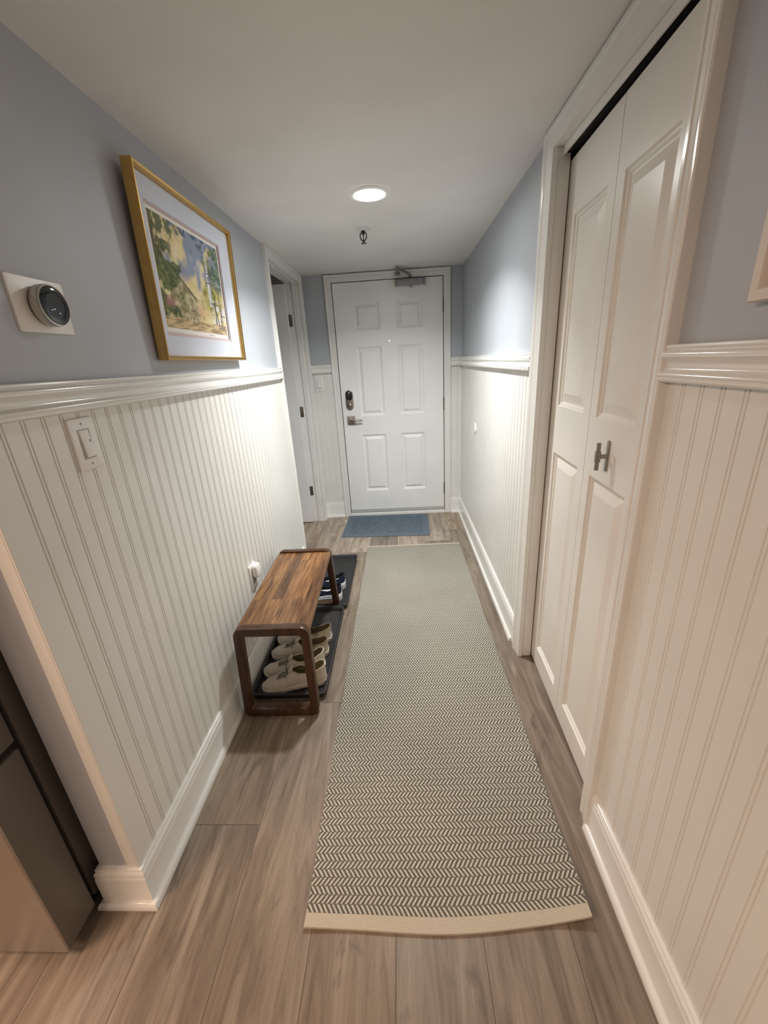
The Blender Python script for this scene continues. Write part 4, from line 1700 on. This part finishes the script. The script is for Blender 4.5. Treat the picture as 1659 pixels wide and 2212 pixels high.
wall_switch('light_switch', wl(0.9635, 1.2655, XL), 0.084, 0.124, 'white rocker light switch on the beadboard just inside the left wall')
wall_switch('light_switch', lambda a, b, d: (-0.706+a, YD-0.005-d, 1.254+b), 0.074, 0.132,
            'white rocker light switch on the end wall left of the entry door')
OY, OZ = 1.783, 0.447
ou = empty('wall_outlet', (XL, OY, OZ), 'white outlet cover low on the left wall behind the bench', 'outlet')
bm = BM()
plate(bm, 0.084, 0.128, 0.004, 0.0060, wl(OY, OZ, XL), edge=0.004)
link('cover_plate', bm, M['plastic'], ou, 40)
bm = BM()
plate(bm, 0.036, 0.070, 0.004, 0.0015, wl(OY, OZ, XL+0.0058), edge=0.001)
link('receptacle', bm, M['screw'], ou, 40)['label'] = 'grey receptacle face'
bm = BM()
pts = rrect(0.056, 0.070, 0.018, 8)
L = []
for ins, d in ((0.003, 0.0076), (0.0, 0.011), (0.0, 0.026), (0.002, 0.0315), (0.006, 0.034)):
    L.append([Vector((XL+d, OY+0.004+a*(1-ins/0.028), OZ+0.030+b*(1-ins/0.035))) for a, b in pts])
loft(bm, L)
tag(link('plug_in_device', bm, M['bright_white'], None, 40), 'rounded white plug-in device in the outlet behind the bench', 'plug-in device')

# round wall bumper on the right wall
bm = BM()
lathe(bm, [(0.038, 0.0), (0.038, 0.004), (0.035, 0.0075), (0.028, 0.0085), (0.022, 0.0065), (0.010, 0.005), (0, 0.005)],
      lambda a, b, d: (XR-d, 3.052+a, 0.914+b), 40)
tag(link('wall_bumper', bm, M['bright_white'], None, 40), 'round white door bumper on the right wall near the entry door', 'door bumper')

# ------------------------------------------------------------------ white framed picture at the right edge
rp = empty('picture_frame', (XR, 0.46, 1.463), 'white framed picture on the right wall, only its corner in view', 'picture')
rm = lambda a, b, d: Vector((XR+0.0048-d, a, b))
bm = BM()
sweep(bm, [(0.20, 1.463), (0.704, 1.463), (0.704, 2.03), (0.20, 2.03)],
      [(0, 0), (0, 0.020), (-0.002, 0.023), (-0.016, 0.023), (-0.019, 0.019), (-0.020, 0.010), (-0.021, 0)], rm, closed=True)
link('picture_moulding', bm, M['white_frame'], rp, 40)
bm = BM()
loft(bm, [[rm(a, b, d) for a, b in ((0.222, 1.485), (0.682, 1.485), (0.682, 2.008), (0.222, 2.008))] for d in (0.002, 0.006)])
link('mat_board', bm, M['paper'], rp)
bm = BM()
loft(bm, [[rm(a, b, d) for a, b in ((0.24, 1.503), (0.664, 1.503), (0.664, 1.99), (0.24, 1.99))] for d in (0.006, 0.0068)])
link('print', bm, M['brown_art'], rp)

# ------------------------------------------------------------------ refrigerator
fr = empty('refrigerator', (-1.31, 0.95, 0), 'stainless refrigerator with charcoal sides at the left edge, beside the wall end', 'refrigerator')
bm = BM()
box(bm, -1.715, -0.925, 0.690, 1.36, 0.030, 1.75, 0.004)
link('cabinet', bm, M['fridge_side'], fr, 40)
bm = BM()
box(bm, -1.700, -0.932, 0.6685, 0.6895, 0.045, 1.73)
link('gasket', bm, M['gasket'], fr)


def fridge_door(name, z0, z1):
    bm = BM()
    box(bm, -1.717, -0.907, 0.566, 0.668, z0, z1, 0.005, 3)
    for f in bm.faces:
        c = f.calc_center_median()
        f.material_index = 1 if c.y < 0.5705 else 0
    return link(name, bm, [M['fridge_side'], M['stainless']], fr, 40)


fridge_door('freezer_drawer', 0.034, 0.628)
ud = fridge_door('upper_door', 0.648, 1.75)
bm = BM()
box(bm, -1.70, -0.918, 0.590, 0.668, 0.6285, 0.6475)
link('handle_recess', bm, M['gasket'], fr)
bm = BM()
box(bm, -1.69, -0.94, 0.640, 1.30, 0.0006, 0.0295)
link('toe_grille', bm, M['gasket'], fr)

# small white door-stop chip lying by the mat
bm = BM()
box(bm, -0.566, -0.556, 3.585, 3.640, 0.0006, 0.006, 0.001)
tag(link('plastic_strip', bm, M['bright_white'], None), 'tiny white plastic strip on the floor left of the doormat', 'plastic strip')
